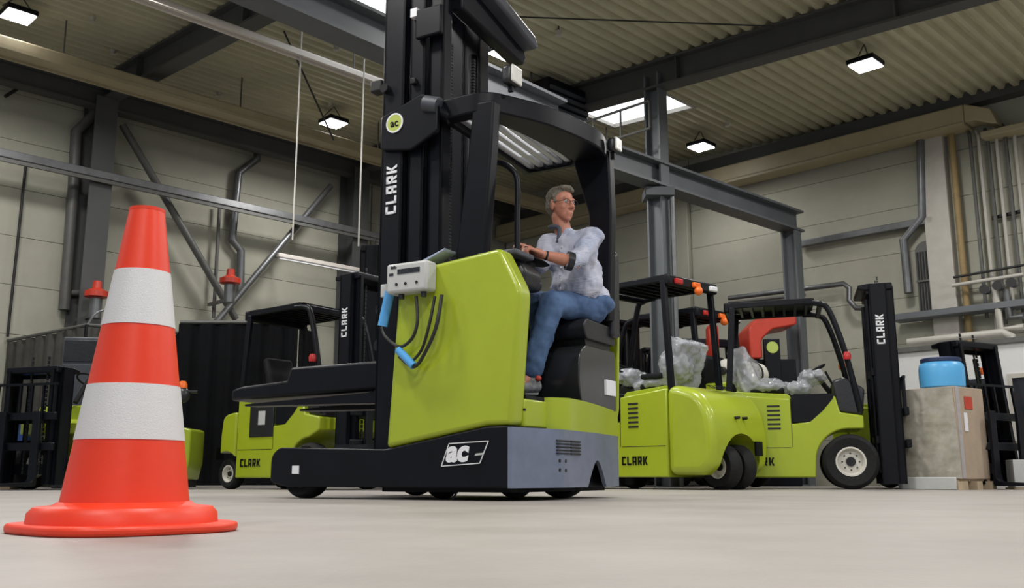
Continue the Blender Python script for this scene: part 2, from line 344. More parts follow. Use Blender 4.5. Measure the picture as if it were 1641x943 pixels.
# long runs
def duct(b, z, w, h, m, name, label, a0=-2, a1=15):
    t = thing(name, label, 'duct', hall(a0, b, z), 0)
    q = MB(lambda p: E1 * p.x + E2 * p.y + Vector((0, 0, p.z)))
    q.box(0, a1 - a0, -w / 2, w / 2, -h / 2, h / 2).build('trough', m, t, bevel=.03)
    for k in (-1, 1): MB(q.m).box(0, a1 - a0, k * w / 2 - .015, k * w / 2 + .015, -h / 2 - .03, -h / 2 + .02).build('flange', m, t)
    for k in range(6): MB(q.m).tube([(1 + k * 2.7, 0, h / 2), (1 + k * 2.7, 0, ceil_z(b) - z)], .012).build('hanger_rod', 'pipe_d', t)
    return t
duct(13, 5.72, .34, .16, 'duct', 'cable_duct', 'long beige cable duct under the roof along the left wall')
t = duct(10, 5.50, .13, .07, 'bright', 'light_rail', 'slim pale lighting rail under the roof running behind the mast')
tag(MB(H).box(D1 - .25, D1 - .02, -1, 14.9, 5.75, 5.98).build('eaves_beam', 'beam'), 'dark beam in the gap between the right wall duct and the roof', 'beam')
# right wall duct with elbow and pipe bundle
t = thing('cable_duct', 'beige duct along the top of the right wall turning down to the pipes', 'duct', hall(D1 - .3, 0, 0), 0)
q = lambda p: E1 * p.x + E2 * p.y + Vector((0, 0, p.z))
MB(q).box(-.12, .2, 4.75, 14.9, 5.42, 5.72).build('trough', 'duct', t, bevel=.03)
MB(q).box(-.15, .22, 4.75, 14.9, 5.38, 5.42).build('flange', 'duct', t)
MB(q).prism([(4.75, 5.72), (4.38, 5.55), (4.30, 5.3), (4.36, 5.3), (4.6, 5.42), (4.75, 5.42)], -.12, .2, 'x').build('elbow', 'duct', t, bevel=.02)
MB(q).box(-.12, .2, 2.0, 4.55, 5.12, 5.22).build('trough', 'duct', t, bevel=.02)
for k in range(8):
    b0 = 5.02 - k * .125
    if k == 1: continue
    if k == 0:
        tag(MB(H).tube([(D1 - .14, 5.05, 0.9), (D1 - .14, 5.05, 5.4)], .05, 10).build('wall_pipe', 'brown'), 'brown vertical pipe, thick, at the left edge of the pipe bundle', 'pipe'); continue
    z1 = 5.4 if k < 3 else 5.35
    tag(MB(H).tube([(D1 - .18, b0, 2.2 + .12 * (k % 3)), (D1 - .18, b0, z1 - .1), (D1 - .1, b0 + .05, z1)], .028, 8).build('wall_pipe', 'pipe_l' if k % 2 else 'pipe_d'), 'slim vertical pipe in the bundle at the right end of the wall', 'pipe', 'parallel vertical wall pipes at upper right')
tag(MB(H).box(D1 - .2, D1, 5.17, 5.55, 0, 5.5).build('wall_pilaster', 'pipe_l', bevel=.01), 'pale square pilaster on the right wall left of the pipe bundle', 'column')
tag(MB(H).box(D1 - .1, D1 - .01, 10.0, 10.42, 0, 5.4).build('wall_pilaster', 'wall', bevel=.01), 'flat pilaster on the right wall behind the column right of the driver', 'column')
def run(pts, r, m, name, label, cat='pipe', left=True, off=.14, n=10, group=None):
    D = D2 if left else D1; out = []
    for p in pts:
        f = on_left if left else on_right; t, z = f(p[0], p[1], D - off); out.append((t, D - off, z) if left else (D - off, t, z))
    return tag(MB(H).tube(out, r, n).build(name, m), label, cat, group)
# left wall: rail, drain pipes, braces, caps
t0, z0 = on_left(300, 311, D2 - .62)
tag(MB(H).box(-1, 14.3, D2 - .66, D2 - .58, z0 - .06, z0 + .06).build('wall_rail', 'galv', bevel=.01), 'galvanised horizontal rail running the length of the left wall', 'rail')
tag(MB(H).box(-1, 14.3, D2 - .64, D2 - .60, z0 - .12, z0 - .062).build('wall_rail', 'pipe_d'), 'thin dull lower rail directly under the galvanised wall rail', 'rail')
run([(152, 150), (150, 185), (122, 212), (118, 300), (103, 497)], .085, 'pipe_d', 'drain_pipe', 'grey drain pipe with a bend beside the dark left wall column', n=12)
run([(105, 470), (150, 470)], .05, 'pipe_d', 'branch_pipe', 'short branch pipe leading from the left drain pipe to a red valve')
run([(415, 215), (412, 255), (382, 278), (372, 385), (386, 402), (385, 470)], .07, 'galv', 'drain_pipe', 'galvanised drain pipe with two bends near the crossing braces', n=12)
run([(42, 258), (12, 540)], .02, 'dark', 'wall_cable', 'thin dark cable down the far left end of the wall')
run([(352, 330), (342, 510)], .03, 'pipe_d', 'thin_pipe', 'thin grey pipe left of the bent galvanised drain pipe')
run([(8, 155), (40, 135)], .025, 'dark', 'cable_clip', 'short dark cable rising from the upper left wall', 'cable')
run([(196, 200), (378, 512)], .06, 'pipe_d', 'wind_brace', 'diagonal brace falling rightward across the left wall', 'brace', off=.28)
run([(530, 298), (342, 522)], .055, 'galv', 'wind_brace', 'diagonal brace rising rightward towards the dark column', 'brace', off=.4)
for (px, py, lab) in ((155, 468, 'red valve cap on the branch pipe left of the cone'), (369, 447, 'red valve cap where the two diagonal braces cross')):
    a, z = on_left(px, py, D2 - .85); t = thing('valve_cap', lab, 'valve', hall(a, D2 - .85, z))
    MB().lathe([(.001, .17), (.06, .16), (.07, .05), (.17, .0), (.17, -.08), (.10, -.1), (.001, -.1)], (0, 0, 0), (0, 0, 1), 16).build('cap', 'red', t)
    MB().lathe([(.09, -.1), (.09, -.4)], (0, 0, 0), (0, 0, 1), 12).build('neck', 'galv', t)
    MB().bar((0, 0, -.35), E2 * .68 + Vector((0, 0, -.35)), .05, .05).build('bracket', 'pipe_d', t)
a, z = on_left(445, 410, D2 - .7); 
t = thing('light_batten', 'pale slim strip light along the left wall above the parked truck', 'light', hall(a, D2 - .7, z + .02))
MB(q).box(0, 2.6, -.04, .04, -.045, .03).build('housing', 'bright', t, bevel=.01); MB(q).box(0.03, 2.57, -.025, .025, -.075, -.045).build('tube', 'white', t)
MB(q).tube([(.3, 0, 0), (.3, .6, .1)], .015).build('bracket', 'pipe_d', t)
for (x0, y0, x1, y1, D, lab) in ((484, 45, 470, 385, 11.5, 'left one of two thin white cords hanging left of the mast'), (584, 95, 574, 395, 11.5, 'right one of two thin white cords hanging left of the mast')):
    A = at(x0, y0, D); B = at(x1, y1, D); B.x = A.x; B.y = A.y
    tag(MB().tube([A, B], .011, 6).build('hanging_cord', 'cord'), lab, 'cord')
# thin roof wires and hangers
for (x0, y0, x1, y1, lab) in ((455, 50, 535, 225, 'dark roof tie rod left of the mast'),):
    A = at(x0, y0, 12.2); B = at(x1, y1, 13.2); tag(MB().tube([A, B], .014, 6).build('tie_rod', 'dark'), lab, 'rod')
tag(MB().tube([at(640, 20, 11), at(1240, 42, 11)], .01, 6).build('roof_wire', 'dark'), 'thin horizontal wire under the corrugated ceiling above the guard', 'wire')
# right wall
tag(MB(H).box(D1 - .2, D1 - .08, 5.42, 7.75, 4.02, 4.13).build('wall_rail', 'galv', bevel=.01), 'galvanised rail on the right wall beside the girder end', 'rail')
run([(1475, 222), (1478, 348), (1448, 385), (1456, 470)], .065, 'galv', 'drain_pipe', 'galvanised drain pipe with a bend on the right wall', left=False, off=.2, n=12)
run([(1494, 222), (1500, 360)], .05, 'pipe_d', 'drain_pipe', 'straight dull pipe beside the bent drain pipe on the right wall', left=False, off=.12)
run([(1168, 478), (1290, 463), (1352, 455), (1361, 462), (1361, 482), (1372, 494), (1392, 494)], .045, 'galv', 'heating_pipe', 'curving galvanised pipe above the parked trucks on the right wall', left=False, off=.25, n=10)
run([(1168, 486), (1290, 473)], .03, 'pipe_d', 'heating_pipe', 'thin pipe just under the curving galvanised pipe', left=False, off=.25)
t, z = on_right(1491, 448, D1 - .05)
o = thing('arched_vent', 'grey arched louvred vent on the right wall beside the pilaster', 'vent', hall(D1 - .05, t, 3.1))
MB(q).prism([(-.17, -.5), (.17, -.5)] + arc((0, .5), .17, 0, 180, 8), -.1, .05, 'x').build('frame', 'pipe_d', o, bevel=.01)
for k in range(7): MB(q).box(-.12, -.1, -.14 + k * .043, -.12 + k * .043, -.45, .5).build('slat', 'dark', o)
MB(q).box(-.13, -.1, -.17, .17, .02, .05).build('crossbar', 'pipe_d', o)
# lower right: sill, pipes, white partition with dark window
tag(MB(H).box(D1 - .45, D1 - .1, 3.4, 6.1, 2.52, 2.62).build('shelf_beam', 'column', bevel=.01), 'blue-grey horizontal steel beam on the right wall under the pipes', 'beam')
run([(1455, 549), (1608, 533), (1622, 540), (1622, 552)], .055, 'pipe_l', 'heating_pipe', 'pale thick pipe along the top of the white partition', left=False, off=.6, n=12)
run([(1528, 445), (1641, 425)], .02, 'dark', 'wall_pipe', 'thin dark pipe across the lower end of the pipe bundle', left=False, off=.3)
run([(1526, 458), (1641, 440)], .03, 'pipe_l', 'wall_pipe', 'pale horizontal pipe across the lower end of the pipe bundle', left=False, off=.32)
run([(1594, 460), (1604, 528), (1641, 524)], .05, 'pipe_l', 'wall_pipe', 'pale thick pipe turning right at the foot of the bundle', left=False, off=.4, n=12)
run([(1612, 465), (1618, 510), (1641, 506)], .05, 'galv', 'wall_pipe', 'galvanised pipe turning right above the pale thick pipe', left=False, off=.4, n=12)
for k, (px, py) in enumerate(((1582, 466), (1603, 460), (1625, 455))):
    a, z = on_right(px, py, D1 - .4); o = thing('pipe_valve', 'small grey valve, ' + ('first', 'middle', 'last')[k] + ' of three at the foot of the pipe bundle', 'valve', hall(D1 - .4, a, z))
    MB().ell((0, 0, 0), (.06, .06, .06)).build('body', 'galv', o); MB().cyl((0, 0, 0), -E1 * .12, .015).build('stem', 'galv', o); MB().lathe([(.07, 0), (.07, .015)], tuple(-E1 * .12), tuple(-E1), 14).build('handwheel', 'dark', o)
run([(1590, 350), (1641, 338)], .03, 'dark', 'cable_bundle', 'dark cable bundle high on the right end of the wall', 'cable', left=False, off=.1)
pw = MB(H).box(D1 - .75, D1 - .01, 1.5, 6.3, 0, 2.0); struct(pw.build('wall_partition', 'wall_white', bevel=.01))
MB(H).box(D1 - .8, D1 - .74, 1.5, 6.3, 1.97, 2.04).build('rail', 'pipe_d', bpy.data.objects['wall_partition'])
tp, zp = on_right(1620, 606, D1 - .75)
o = MB(H); z0, z1 = .68, 1.48; y1 = tp - .02; y0 = 2.6
for a_ in ((y0, y1, z1, z1 + .06), (y0, y1, z0 - .06, z0), (y1, y1 + .06, z0 - .06, z1 + .06)): o.box(D1 - .79, D1 - .75, *a_)
wo = struct(o.build('window_4', 'pipe_l')); MB(H).box(D1 - .765, D1 - .752, y0, y1, z0, z1).build('pane', 'glass', wo)
MB(H).box(D1 - .78, D1 - .766, y1 - .28, y1 - .16, .9, 1.25).build('notice', 'pipe_l', wo)
tp, zp = on_right(1560, 620, D1 - .75)
o = struct(MB(H).box(D1 - .775, D1 - .752, tp - .35, tp + .45, .4, 1.5).build('window_5', 'glass'))
# high-bay lamps
for k, (a, b) in enumerate(LAMPS):
    lab = ('bright high-bay lamp at the far upper left corner', 'bright high-bay lamp between the left cords and mast', 'bright high-bay lamp just right of the mast head', 'square high-bay lamp under the corrugated roof at upper right', 'small bright high-bay lamp above the right wall')[k]
    z = ceil_z(b) - .28; t = thing('high_bay_lamp', lab, 'lamp', hall(min(a, 14.7), min(b, 14.6), z), math.radians(45.4))
    MB().box(-.19, .19, -.19, .19, 0, .07).build('housing', 'black', t, bevel=.015)
    for j in range(3): MB().box(-.17 + j * .118, -.066 + j * .118, -.165, .165, -.02, -.001).build('led_module', 'led', t)
    for sx in (-1, 1): MB().tube([(sx * .2, 0, .07), (0, 0, .30)], .01, 6).build('hanger', 'pipe_d', t)
for k, (px, py) in enumerate(((150, 8), (183, 62), (352, 132), (530, 150), (540, 55), (895, 30), (1165, 180))):
    a_, b_ = ray(px, py); kk = .058 * (a_ * E2.x + E2.y); Y = (5.78 - CAMH) / (b_ - kk)
    p = Vector((a_ * Y, Y, CAMH + b_ * Y)); t = thing('sprinkler_head', 'small sprinkler head on a short drop under the roof sheet', 'sprinkler', p, 0, 'roof sprinklers')
    MB().tube([(0, 0, .1), (0, 0, -.18)], .012, 6).build('drop', 'pipe_d', t); MB().lathe([(.045, -.18), (.03, -.24), (.05, -.25)], (0, 0, 0), (0, 0, 1), 10).build('head', 'pipe_l', t)
# ================================================================== objects
# ------------------------------------------------------------------ reach truck
PH = math.radians(30); CX, CY = at(820, 790, 5.25).x, 5.25
A_ = Vector((-math.cos(PH), math.sin(PH), 0)); B_ = Vector((math.sin(PH), math.cos(PH), 0))
RT = thing('reach_truck', 'large lime and black reach truck with the driver sitting in it', 'reach truck', (CX, CY, 0), math.pi - PH)
R = lambda p: Vector((p.x, -p.y, p.z))          # (forward, away from the near side, up)
def RB(): return MB(R)
W = 1.43
WM = 1.12      # far side of the mast
# chassis
o = RB().prism(rounded([(.02, .07), (.02, .405), (.16, .405), (.86, .29), (1.70, .315), (1.76, .26), (1.76, .10), (1.62, .07)], [0, 0, .02, .02, .05, .04, .03, .03]), 0, .27, 'y').build('chassis', 'black', RT, bevel=.008)
RB().prism([(.02, .07), (.02, .405), (.16, .405), (.86, .29), (.92, .07)], .27, W, 'y').build('chassis', 'black', RT)
RB().prism(rounded([(.86, .07), (.86, .29), (1.70, .315), (1.76, .26), (1.76, .10), (1.62, .07)], .03), W - .27, W, 'y').build('outrigger', 'black', RT, bevel=.01)
RB().box(.06, .95, .1, W - .1, .045, .08).build('belly_plate', 'black_dull', RT)
# rounded grey rear panel with a wheel arch
def rearx(w):
    if w < .42: return -.10 * w / .42
    t = (w - .42) / (W - .42); return -.10 + .10 * t ** 1.8
def panel(z0f, z1f, th, ws):
    q = RB(); vs = []
    for w_ in ws:
        x = rearx(w_)
        for dx in (0, th): vs += [(x + dx, w_, z0f(w_)), (x + dx, w_, z1f(w_))]
    fs = []
    for i in range(len(ws) - 1):
        a = i * 4; b = a + 4; fs += [(a, a + 1, b + 1, b), (a + 2, b + 2, b + 3, a + 3), (a + 1, a + 3, b + 3, b + 1), (a, b, b + 2, a + 2)]
    fs += [(0, 2, 3, 1), (a + 4, a + 5, a + 7, a + 6)] if False else [(0, 2, 3, 1), (4 * (len(ws) - 1), 4 * (len(ws) - 1) + 1, 4 * (len(ws) - 1) + 3, 4 * (len(ws) - 1) + 2)]
    return q.add(vs, fs)
ws = [W * i / 48 for i in range(49)]
WC = .93
def arch(w_): return .07 + (max(0, 1 - abs((w_ - WC - .02) / .17) ** 1.6)) * .165 if abs(w_ - WC - .02) < .17 else .07
panel(arch, lambda w_: .40, .025, ws).build('rear_panel', 'chassis_grey', RT, smooth=50)
_rx = rearx
def rearx(w): return _rx(w) if w > .50 else -.016 + (_rx(.50) + .016) * max(0, (w - .38) / .12) ** .7
panel(lambda w_: .40, lambda w_: .575 + .012 * math.sin(w_ * 3), .03, [.38 + (W - .38) * i / 50 for i in range(51)]).build('step_panel', 'lime', RT, smooth=60)
rearx = _rx
q = RB(); q.prism([(-.015, .405), (-.015, .560), (.10, .575), (.10, .405)], .12, .44, 'y'); q.build('step_recess', 'lime', RT, bevel=.01)
RB().box(.0, .62, .14, W, .405, .56).build('cab_floor', 'black', RT)
RB().prism([(.0, .56), (.6, .56), (.6, .585), (.0, .585)], .16, W - .03, 'y').build('floor_mat', 'black_dull', RT)
for c in range(2):
    for k in range(5):
        w_ = .36 + c * .155; z = .335 - k * .018
        RB().bar((rearx(w_) - .003, w_, z), (rearx(w_ + .135) - .003, w_ + .135, z), .012, .009).build('vent_slot', 'dark', RT)
for w_, z in ((.39, .222), (.45, .220), (.39, .17), (.45, .168)): RB().cyl((rearx(w_) - .003, w_, z), (rearx(w_) + .004, w_, z), .010, n=12).build('bolt_hole', 'dark', RT)
# ac badge on the side
q = RB(); q.prism([(.455, .19), (.20, .205), (.145, .325), (.405, .315)], -.004, .002, 'y'); bd = q.build('badge', 'black', RT)
pts = [(.455, .19), (.20, .205), (.145, .325), (.405, .315)]
q = RB()
for i in range(4): a, b = pts[i], pts[(i + 1) % 4]; q.bar((a[0], -.005, a[1]), (b[0], -.005, b[1]), .004, .005)
q.build('badge_rim', 'white', bd)
text_part('ac', R(Vector((.425, -.006, .218))), (-1, 0, .02), (-.18, 0, 1), .165, 'white', bd, bold=.045)
RB().prism([(.235, .245), (.185, .25), (.175, .262), (.225, .258)], -.007, -.003, 'y').build('badge_bar', 'grey_pl', bd)
RB().box(1.52, 1.575, -.004, .002, .15, .20).build('white_sticker', 'white', RT)
# wheels
def wheel(mk, c, axis, r, wd, parent, rim='greasy', rimr=.55, lugs=0, name='wheel'):
    ax = Vector(axis).normalized(); h = wd / 2
    ty = mk().lathe([(r * rimr, -h * .8), (r * .86, -h), (r * .96, -h * .75), (r, -h * .4), (r, h * .4), (r * .96, h * .75), (r * .86, h), (r * rimr, h * .8), (r * rimr, -h * .8)], c, ax, 36).build(name, 'rubber', parent)
    mk().lathe([(.001, -h * .25), (r * .25, -h * .35), (r * rimr * .8, -h * .2), (r * rimr * .92, -h * .85), (r * rimr * 1.03, -h * .85), (r * rimr * 1.03, h * .85), (r * rimr * .92, h * .85), (r * rimr * .8, h * .2), (r * .25, h * .35), (.001, h * .25)], c, ax, 28).build('rim', rim, ty)
    mk().lathe([(r * .17, -h * .55), (r * .17, h * .55)], c, ax, 16).build('hub', 'greasy', ty)
    if lugs:
        u = ax.orthogonal().normalized(); v = ax.cross(u); q = mk()
        for k in range(lugs):
            p = Vector(c) + (u * math.cos(6.283 * k / lugs) + v * math.sin(6.283 * k / lugs)) * r * .3
            q.cyl(p - ax * h * .42, p + ax * h * .42, r * .03, n=6)
        q.build('wheel_nuts', 'greasy', ty)
    return ty
wheel(RB, (1.56, .12, .15), (0, 1, 0), .15, .15, RT); wheel(RB, (1.56, W - .13, .15), (0, 1, 0), .15, .12, RT)
wheel(RB, (.17, WC, .17), (.25, 1, 0), .17, .13, RT, name='drive_wheel')
wheel(RB, (.72, .40, .11), (.1, 1, 0), .11, .08, RT, name='caster_wheel')
wheel(RB, (.15, .30, .12), (.1, 1, 0), .11, .09, RT, name='caster_wheel')
RB().bar((.42, .12, .06), (.45, .1, .0), .012, .012).build('earth_strap', 'dark', RT)
# side box (lime), rounded towards the cab
o = RB().prism(rounded([(.855, .295), (.785, 1.345), (.075, 1.415), (-.06, 1.16), (.0, .41), (.16, .41)], [.0, .03, .035, .05, .0, .0]), -.002, .135, 'y').build('side_cover', 'lime', RT, bevel=.035, seg=5)
RB().prism([(.82, .30), (.76, 1.28), (.3, 1.32), (.3, .42)], .14, W - .06, 'y').build('battery_hood', 'black', RT, bevel=.02)
for z in (.50, .59): RB().cyl((.005, .125, z), (-.016, .125, z), .008, n=10).build('bolt', 'dark', RT)
RB().prism(rounded([(-.0, .56), (-.02, 1.22), (.72, 1.30), (.72, .42), (.05, .42)], .03), W + .0, W + .03, 'y').build('far_side_cover', 'lime', RT, bevel=.008)
# mast
def rail(x0, x1, w0, w1, z1, name='mast_rail', z0=.08, m='black'):
    o = RB(); t = .022
    o.box(x0, x1, w0, w0 + t, z0, z1); o.box(x0, x0 + t, w0, w1, z0, z1); o.box(x1 - t, x1, w0, w1, z0, z1); return o.build(name, m, RT, bevel=.004)
for s in (0, 1):
    f = (lambda a, b: (a, b)) if s == 0 else (lambda a, b: (WM - b, WM - a))
    rail(.885, 1.055, *f(.14, .26), 3.75, 'outer_mast_rail') if s == 0 else rail(.905, 1.055, .88, 1.0, 3.6, 'outer_mast_rail'); rail(.745, .865, .17, .28, 3.72, 'middle_mast_rail') if s == 0 else rail(.76, .89, .86, .98, 3.6, 'middle_mast_rail'); rail(.625, .73, .20, .30, 3.70, 'inner_mast_rail') if s == 0 else rail(.88, .95, .50, .56, 3.6, 'inner_mast_rail')
    w0, w1 = f(.22, .30); RB().cyl((.93 if s == 0 else .82, (w0 + w1) / 2, .4), (.93 if s == 0 else .82, (w0 + w1) / 2, 3.1), .03).build('lift_cylinder', 'black', RT)
RB().box(.62, 1.05, .25, WM - .25, .10, .28).build('mast_crossmember', 'black', RT, bevel=.01)
for z in (1.20, 3.40): RB().box(.98, 1.04, .2, WM - .2, z, z + .11).build('mast_crossmember', 'black', RT, bevel=.01)
RB().prism([(.30, 3.14), (WM - .1, 3.07), (WM + .0, 3.07), (WM + .04, 3.13), (WM - .05, 3.28), (.30, 3.34)], .54, .64, 'x').build('crosshead', 'black', RT, bevel=.02)
RB().prism([(.1, 3.40), (WM + .0, 3.17), (WM + .04, 3.2), (WM, 3.27), (.1, 3.50)], .44, .66, 'x').build('crosshead_cover', 'steel_dark', RT, bevel=.02)
RB().box(.60, .80, .13, .165, 2.92, 3.12).build('head_plate', 'black', RT, bevel=.01)
RB().prism(rounded([(1.04, 2.20), (1.04, 2.42), (.72, 2.52), (.60, 2.46), (.60, 2.25), (.80, 2.16)], .02), .105, .14, 'y').build('logo_plate', 'black', RT, bevel=.008)
lg = RB().cyl((.955, .100, 2.335), (.955, .105, 2.335), .062, n=28).build('round_logo', 'logo_yellow_green', RT) if False else None
lg = RB().lathe([(.056, -.003), (.056, .003)], (.925, .102, 2.36), (0, 1, 0), 32).build('round_logo', 'logo', RT)
RB().lathe([(.056, -.004), (.066, -.004), (.066, .002), (.056, .002), (.056, -.004)], (.925, .102, 2.36), (0, 1, 0), 32).build('logo_ring', 'white', lg)
text_part('ac', R(Vector((.955, .098, 2.335))), (-1, 0, .0), (.1, 0, 1), .075, 'black', lg)
# logo lettering up the mast (reads upwards)
letters(MB(), 'CLARK', R(Vector((.925, .137, 1.77))), (0, 0, 1), (1, 0, 0), .082, .002).build('lettering', 'white', RT)
RB().box(1.06, 1.15, .12, .2, 2.62, 2.70).build('hose_guide', 'dark', RT, bevel=.01); RB().cyl((1.02, .1, 2.62), (1.02, .2, 2.62), .03, n=12).build('roller_pin', 'greasy', RT)
RB().box(.80, .84, .135, .17, 2.62, 2.66).build('roller_pin', 'greasy', RT, bevel=.006)
RB().box(.79, .84, .130, .17, 3.08, 3.14).build('white_sticker', 'white', RT)
# chains as links and hoses between the rails
for w_ in (.42, WM - .42):
    q = RB()
    for k in range(95): q.box(.70, .725, w_ - .012, w_ + .012, .9 + k * .022, .915 + k * .022)
    ch = q.build('lift_chain', 'greasy', RT); ch['kind'] = 'stuff'
for k in range(2): RB().tube([(.84, .36 + k * .03, .6), (.84, .36 + k * .03, 3.4)], .010, 8).build('hydraulic_hose', 'cable', RT)
RB().tube([(.80, .16, 2.46), (.70, .15, 2.44), (.56, .20, 2.36)], .045, 12).build('brace_arm', 'black', RT)
RB().tube([(.70, .12, 2.45), (.60, .13, 2.42)], .055, 12).build('brace_joint', 'steel_dark', RT)
# carriage and forks (raised), pointing away from the cab
RB().box(1.10, 1.16, .30, W - .3, .55, .72).build('fork_carriage', 'black', RT, bevel=.01); RB().box(1.10, 1.16, .30, W - .3, .92, 1.06).build('fork_carriage', 'black', RT, bevel=.01)
for k in range(4): RB().bar((1.13, .34 + k * .235, .6), (1.13, .34 + k * .235, 1.34), .03, .04, (1, 0, 0)).build('load_guard_bar', 'black', RT)
RB().box(1.06, 1.14, .25, .3, .5, 1.4).build('carriage_side', 'black', RT); RB().box(1.06, 1.14, W - .3, W - .25, .5, 1.4).build('carriage_side', 'black', RT)
RB().cyl((1.10, .22, 1.18), (1.10, .28, 1.18), .035, n=14).build('carriage_roller', 'greasy', RT); RB().cyl((1.10, .22, .95), (1.10, .28, .95), .04, n=14).build('carriage_roller', 'greasy', RT)
for w_ in (.36, .92): RB().prism(rounded([(1.16, .60), (2.38, .62), (2.38, .635), (1.28, .67), (1.21, .69), (1.21, 1.1), (1.16, 1.1)], [.02, 0, 0, .01, .04, 0, 0]), w_, w_ + .13, 'y').build('fork', 'black', RT, bevel=.004)
RB().prism([(1.18, .685), (2.30, .67), (2.50, .66), (2.50, .74), (2.40, .76), (1.98, .78), (1.95, .87), (1.18, .87)], .34, 1.0, 'y').build('side_shifter', 'black', RT, bevel=.02)
# load on the legs: small hydraulic unit
u = RB().box(1.02, 1.16, .40, 1.0, .32, .50).build('hydraulic_unit', 'char', RT, bevel=.01)
RB().box(1.04, 1.10, .38, .40, .36, .46).build('cover', 'grey_pl', u)
for k in range(3): RB().tube([(1.22, .45 + k * .1, .34), (1.30, .5 + k * .08, .42), (1.18, .6, .5)], .02, 8).build('hose', 'greasy', u)
RB().box(.95, 1.5, .30, W - .3, .30, .335).build('leg_shelf', 'greasy', RT)
# controller box, hoses, blue sleeves
q = RB().box(.505, .80, -.11, -.003, 1.195, 1.375).build('controller_box', 'grey_pl', RT, bevel=.018, seg=3)
RB().box(.555, .715, -.113, -.108, 1.305, 1.335).build('display', 'lcd', q); RB().box(.745, .775, -.113, -.108, 1.30, 1.315).build('indicator', 'lcd', q)
for x in (.575, .655, .72): RB().cyl((x, -.115, 1.245), (x, -.108, 1.245), .009, n=12).build('button', 'char', q)
text_part('info', R(Vector((.765, -.1125, 1.342))), (-1, 0, 0), (0, 0, 1), .028, 'char', q)
for x in (.56, .72): RB().cyl((x, -.06, 1.20), (x, -.06, 1.165), .018, n=12).build('cable_gland', 'char', q)
sl = lambda px, py, w_: None
def sidept(px, py, w_=0.):
    a, b = ray(px, py); cw = CX * B_.x + CY * B_.y + w_; Y = cw / (a * B_.x + B_.y)
    return ((a * Y - CX) * A_.x + (Y - CY) * A_.y, w_, CAMH + b * Y)
def curve(pts, n=6):
    out = []; P_ = [Vector(p) for p in pts]; P_ = [P_[0]] + P_ + [P_[-1]]
    for i in range(1, len(P_) - 2):
        for j in range(n):
            t = j / n; a, b, c, d = P_[i - 1:i + 3]
            out.append(.5 * ((2 * b) + (-a + c) * t + (2 * a - 5 * b + 4 * c - d) * t * t + (-a + 3 * b - 3 * c + d) * t ** 3))
    return out + [P_[-2]]
RB().tube(curve([sidept(667, 475, -.06), sidept(669, 515, -.08), sidept(660, 543, -.08), sidept(640, 556, -.05), sidept(618, 540, .05), sidept(612, 525, .08)]), .010, 8).build('cable', 'cable', RT)
RB().tube(curve([sidept(708, 473, -.06), sidept(700, 520, -.09), sidept(684, 560, -.09), sidept(664, 588, -.06), sidept(640, 572, -.04)]), .011, 8).build('cable', 'cable', RT)
RB().tube(curve([sidept(697, 475, -.06), sidept(688, 520, -.08), sidept(676, 560, -.08), sidept(660, 580, -.05)]), .009, 8).build('cable', 'cable', RT)
RB().tube([sidept(663, 587, -.06), sidept(638, 561, -.06)], .024, 14).build('blue_sleeve', 'blue_tube', RT)
RB().tube([sidept(613, 523, -.02), sidept(625, 468, -.02)], .030, 14).build('blue_sleeve', 'blue_tube', RT)
RB().box(.86, .91, -.02, .05, 1.20, 1.28).build('sleeve_bracket', 'grey_pl', RT, bevel=.006)
RB().prism([(.80, 1.33), (.48, 1.45), (.47, 1.465), (.80, 1.35)], .02, .15, 'y').build('document_plate', 'paper', RT, bevel=.003)
RB().box(.05, .32, .14, .36, 1.405, 1.44).build('hood_tray', 'steel_dark', RT, bevel=.01)
# overhead guard
g = RB().prism(rounded([(.30, 1.30), (.50, 1.30), (.40, 2.10), (.37, 2.40), (.22, 2.40), (.235, 2.1)], .02), .16, .25, 'y').build('guard_pillar', 'black', RT, bevel=.012)
ZG = 2.44
def gz(x, w_): return ZG - .05 * max(0, w_ - .2) - .07 * max(0, .05 - x)
outer = rounded([(.62, .16), (.28, .15), (.02, .55), (-.11, 1.0), (-.05, W - .16), (.62, W - .16)], [.03, .12, .3, .2, .16, .03], 7)
inner = rounded([(.57, .26), (.36, .26), (.26, .62), (.20, 1.0), (.17, W - .20), (.57, W - .20)], [.02, .1, .1, .1, .1, .02], 7)
def ring(out_, in_, z0, z1, name, m):
    q = RB(); n = len(out_); vs = []
    for lst, z in ((out_, z1), (in_, z1), (out_, z0), (in_, z0)): vs += [(x, w_, gz(x, w_) + z) for x, w_ in lst]
    fs = []
    for i in range(n):
        j = (i + 1) % n; fs += [(i, j, n + j, n + i), (2 * n + i, 3 * n + i, 3 * n + j, 2 * n + j), (i, 2 * n + i, 2 * n + j, j), (n + i, n + j, 3 * n + j, 3 * n + i)]
    return q.add(vs, fs).build(name, m, RT, bevel=.01)
ring(outer, inner, -.10, .03, 'overhead_guard', 'black')
for k in range(5):
    x = .245 + k * .075; RB().bar((x, .26, gz(x, .3) - .05), (x, W - .18, gz(x, W) - .05), .042, .03).build('guard_bar', 'bar', RT, bevel=.004)
RB().prism([(.30, 2.30), (.85, 2.22), (.85, 2.12), (.30, 2.20)], .16, .20, 'y').build('guard_brace', 'black', RT) if False else None
RB().prism(rounded([(-.06, 1.15), (.08, 1.15), (.08, 1.9), (.20, 2.32), (-.08, 2.34), (-.09, 1.9)], .03), W - .24, W - .15, 'y').build('guard_pillar', 'black', RT, bevel=.012)
RB().box(.02, .08, W - .14, W - .05, .56, 1.2).build('guard_pillar', 'black', RT, bevel=.012)
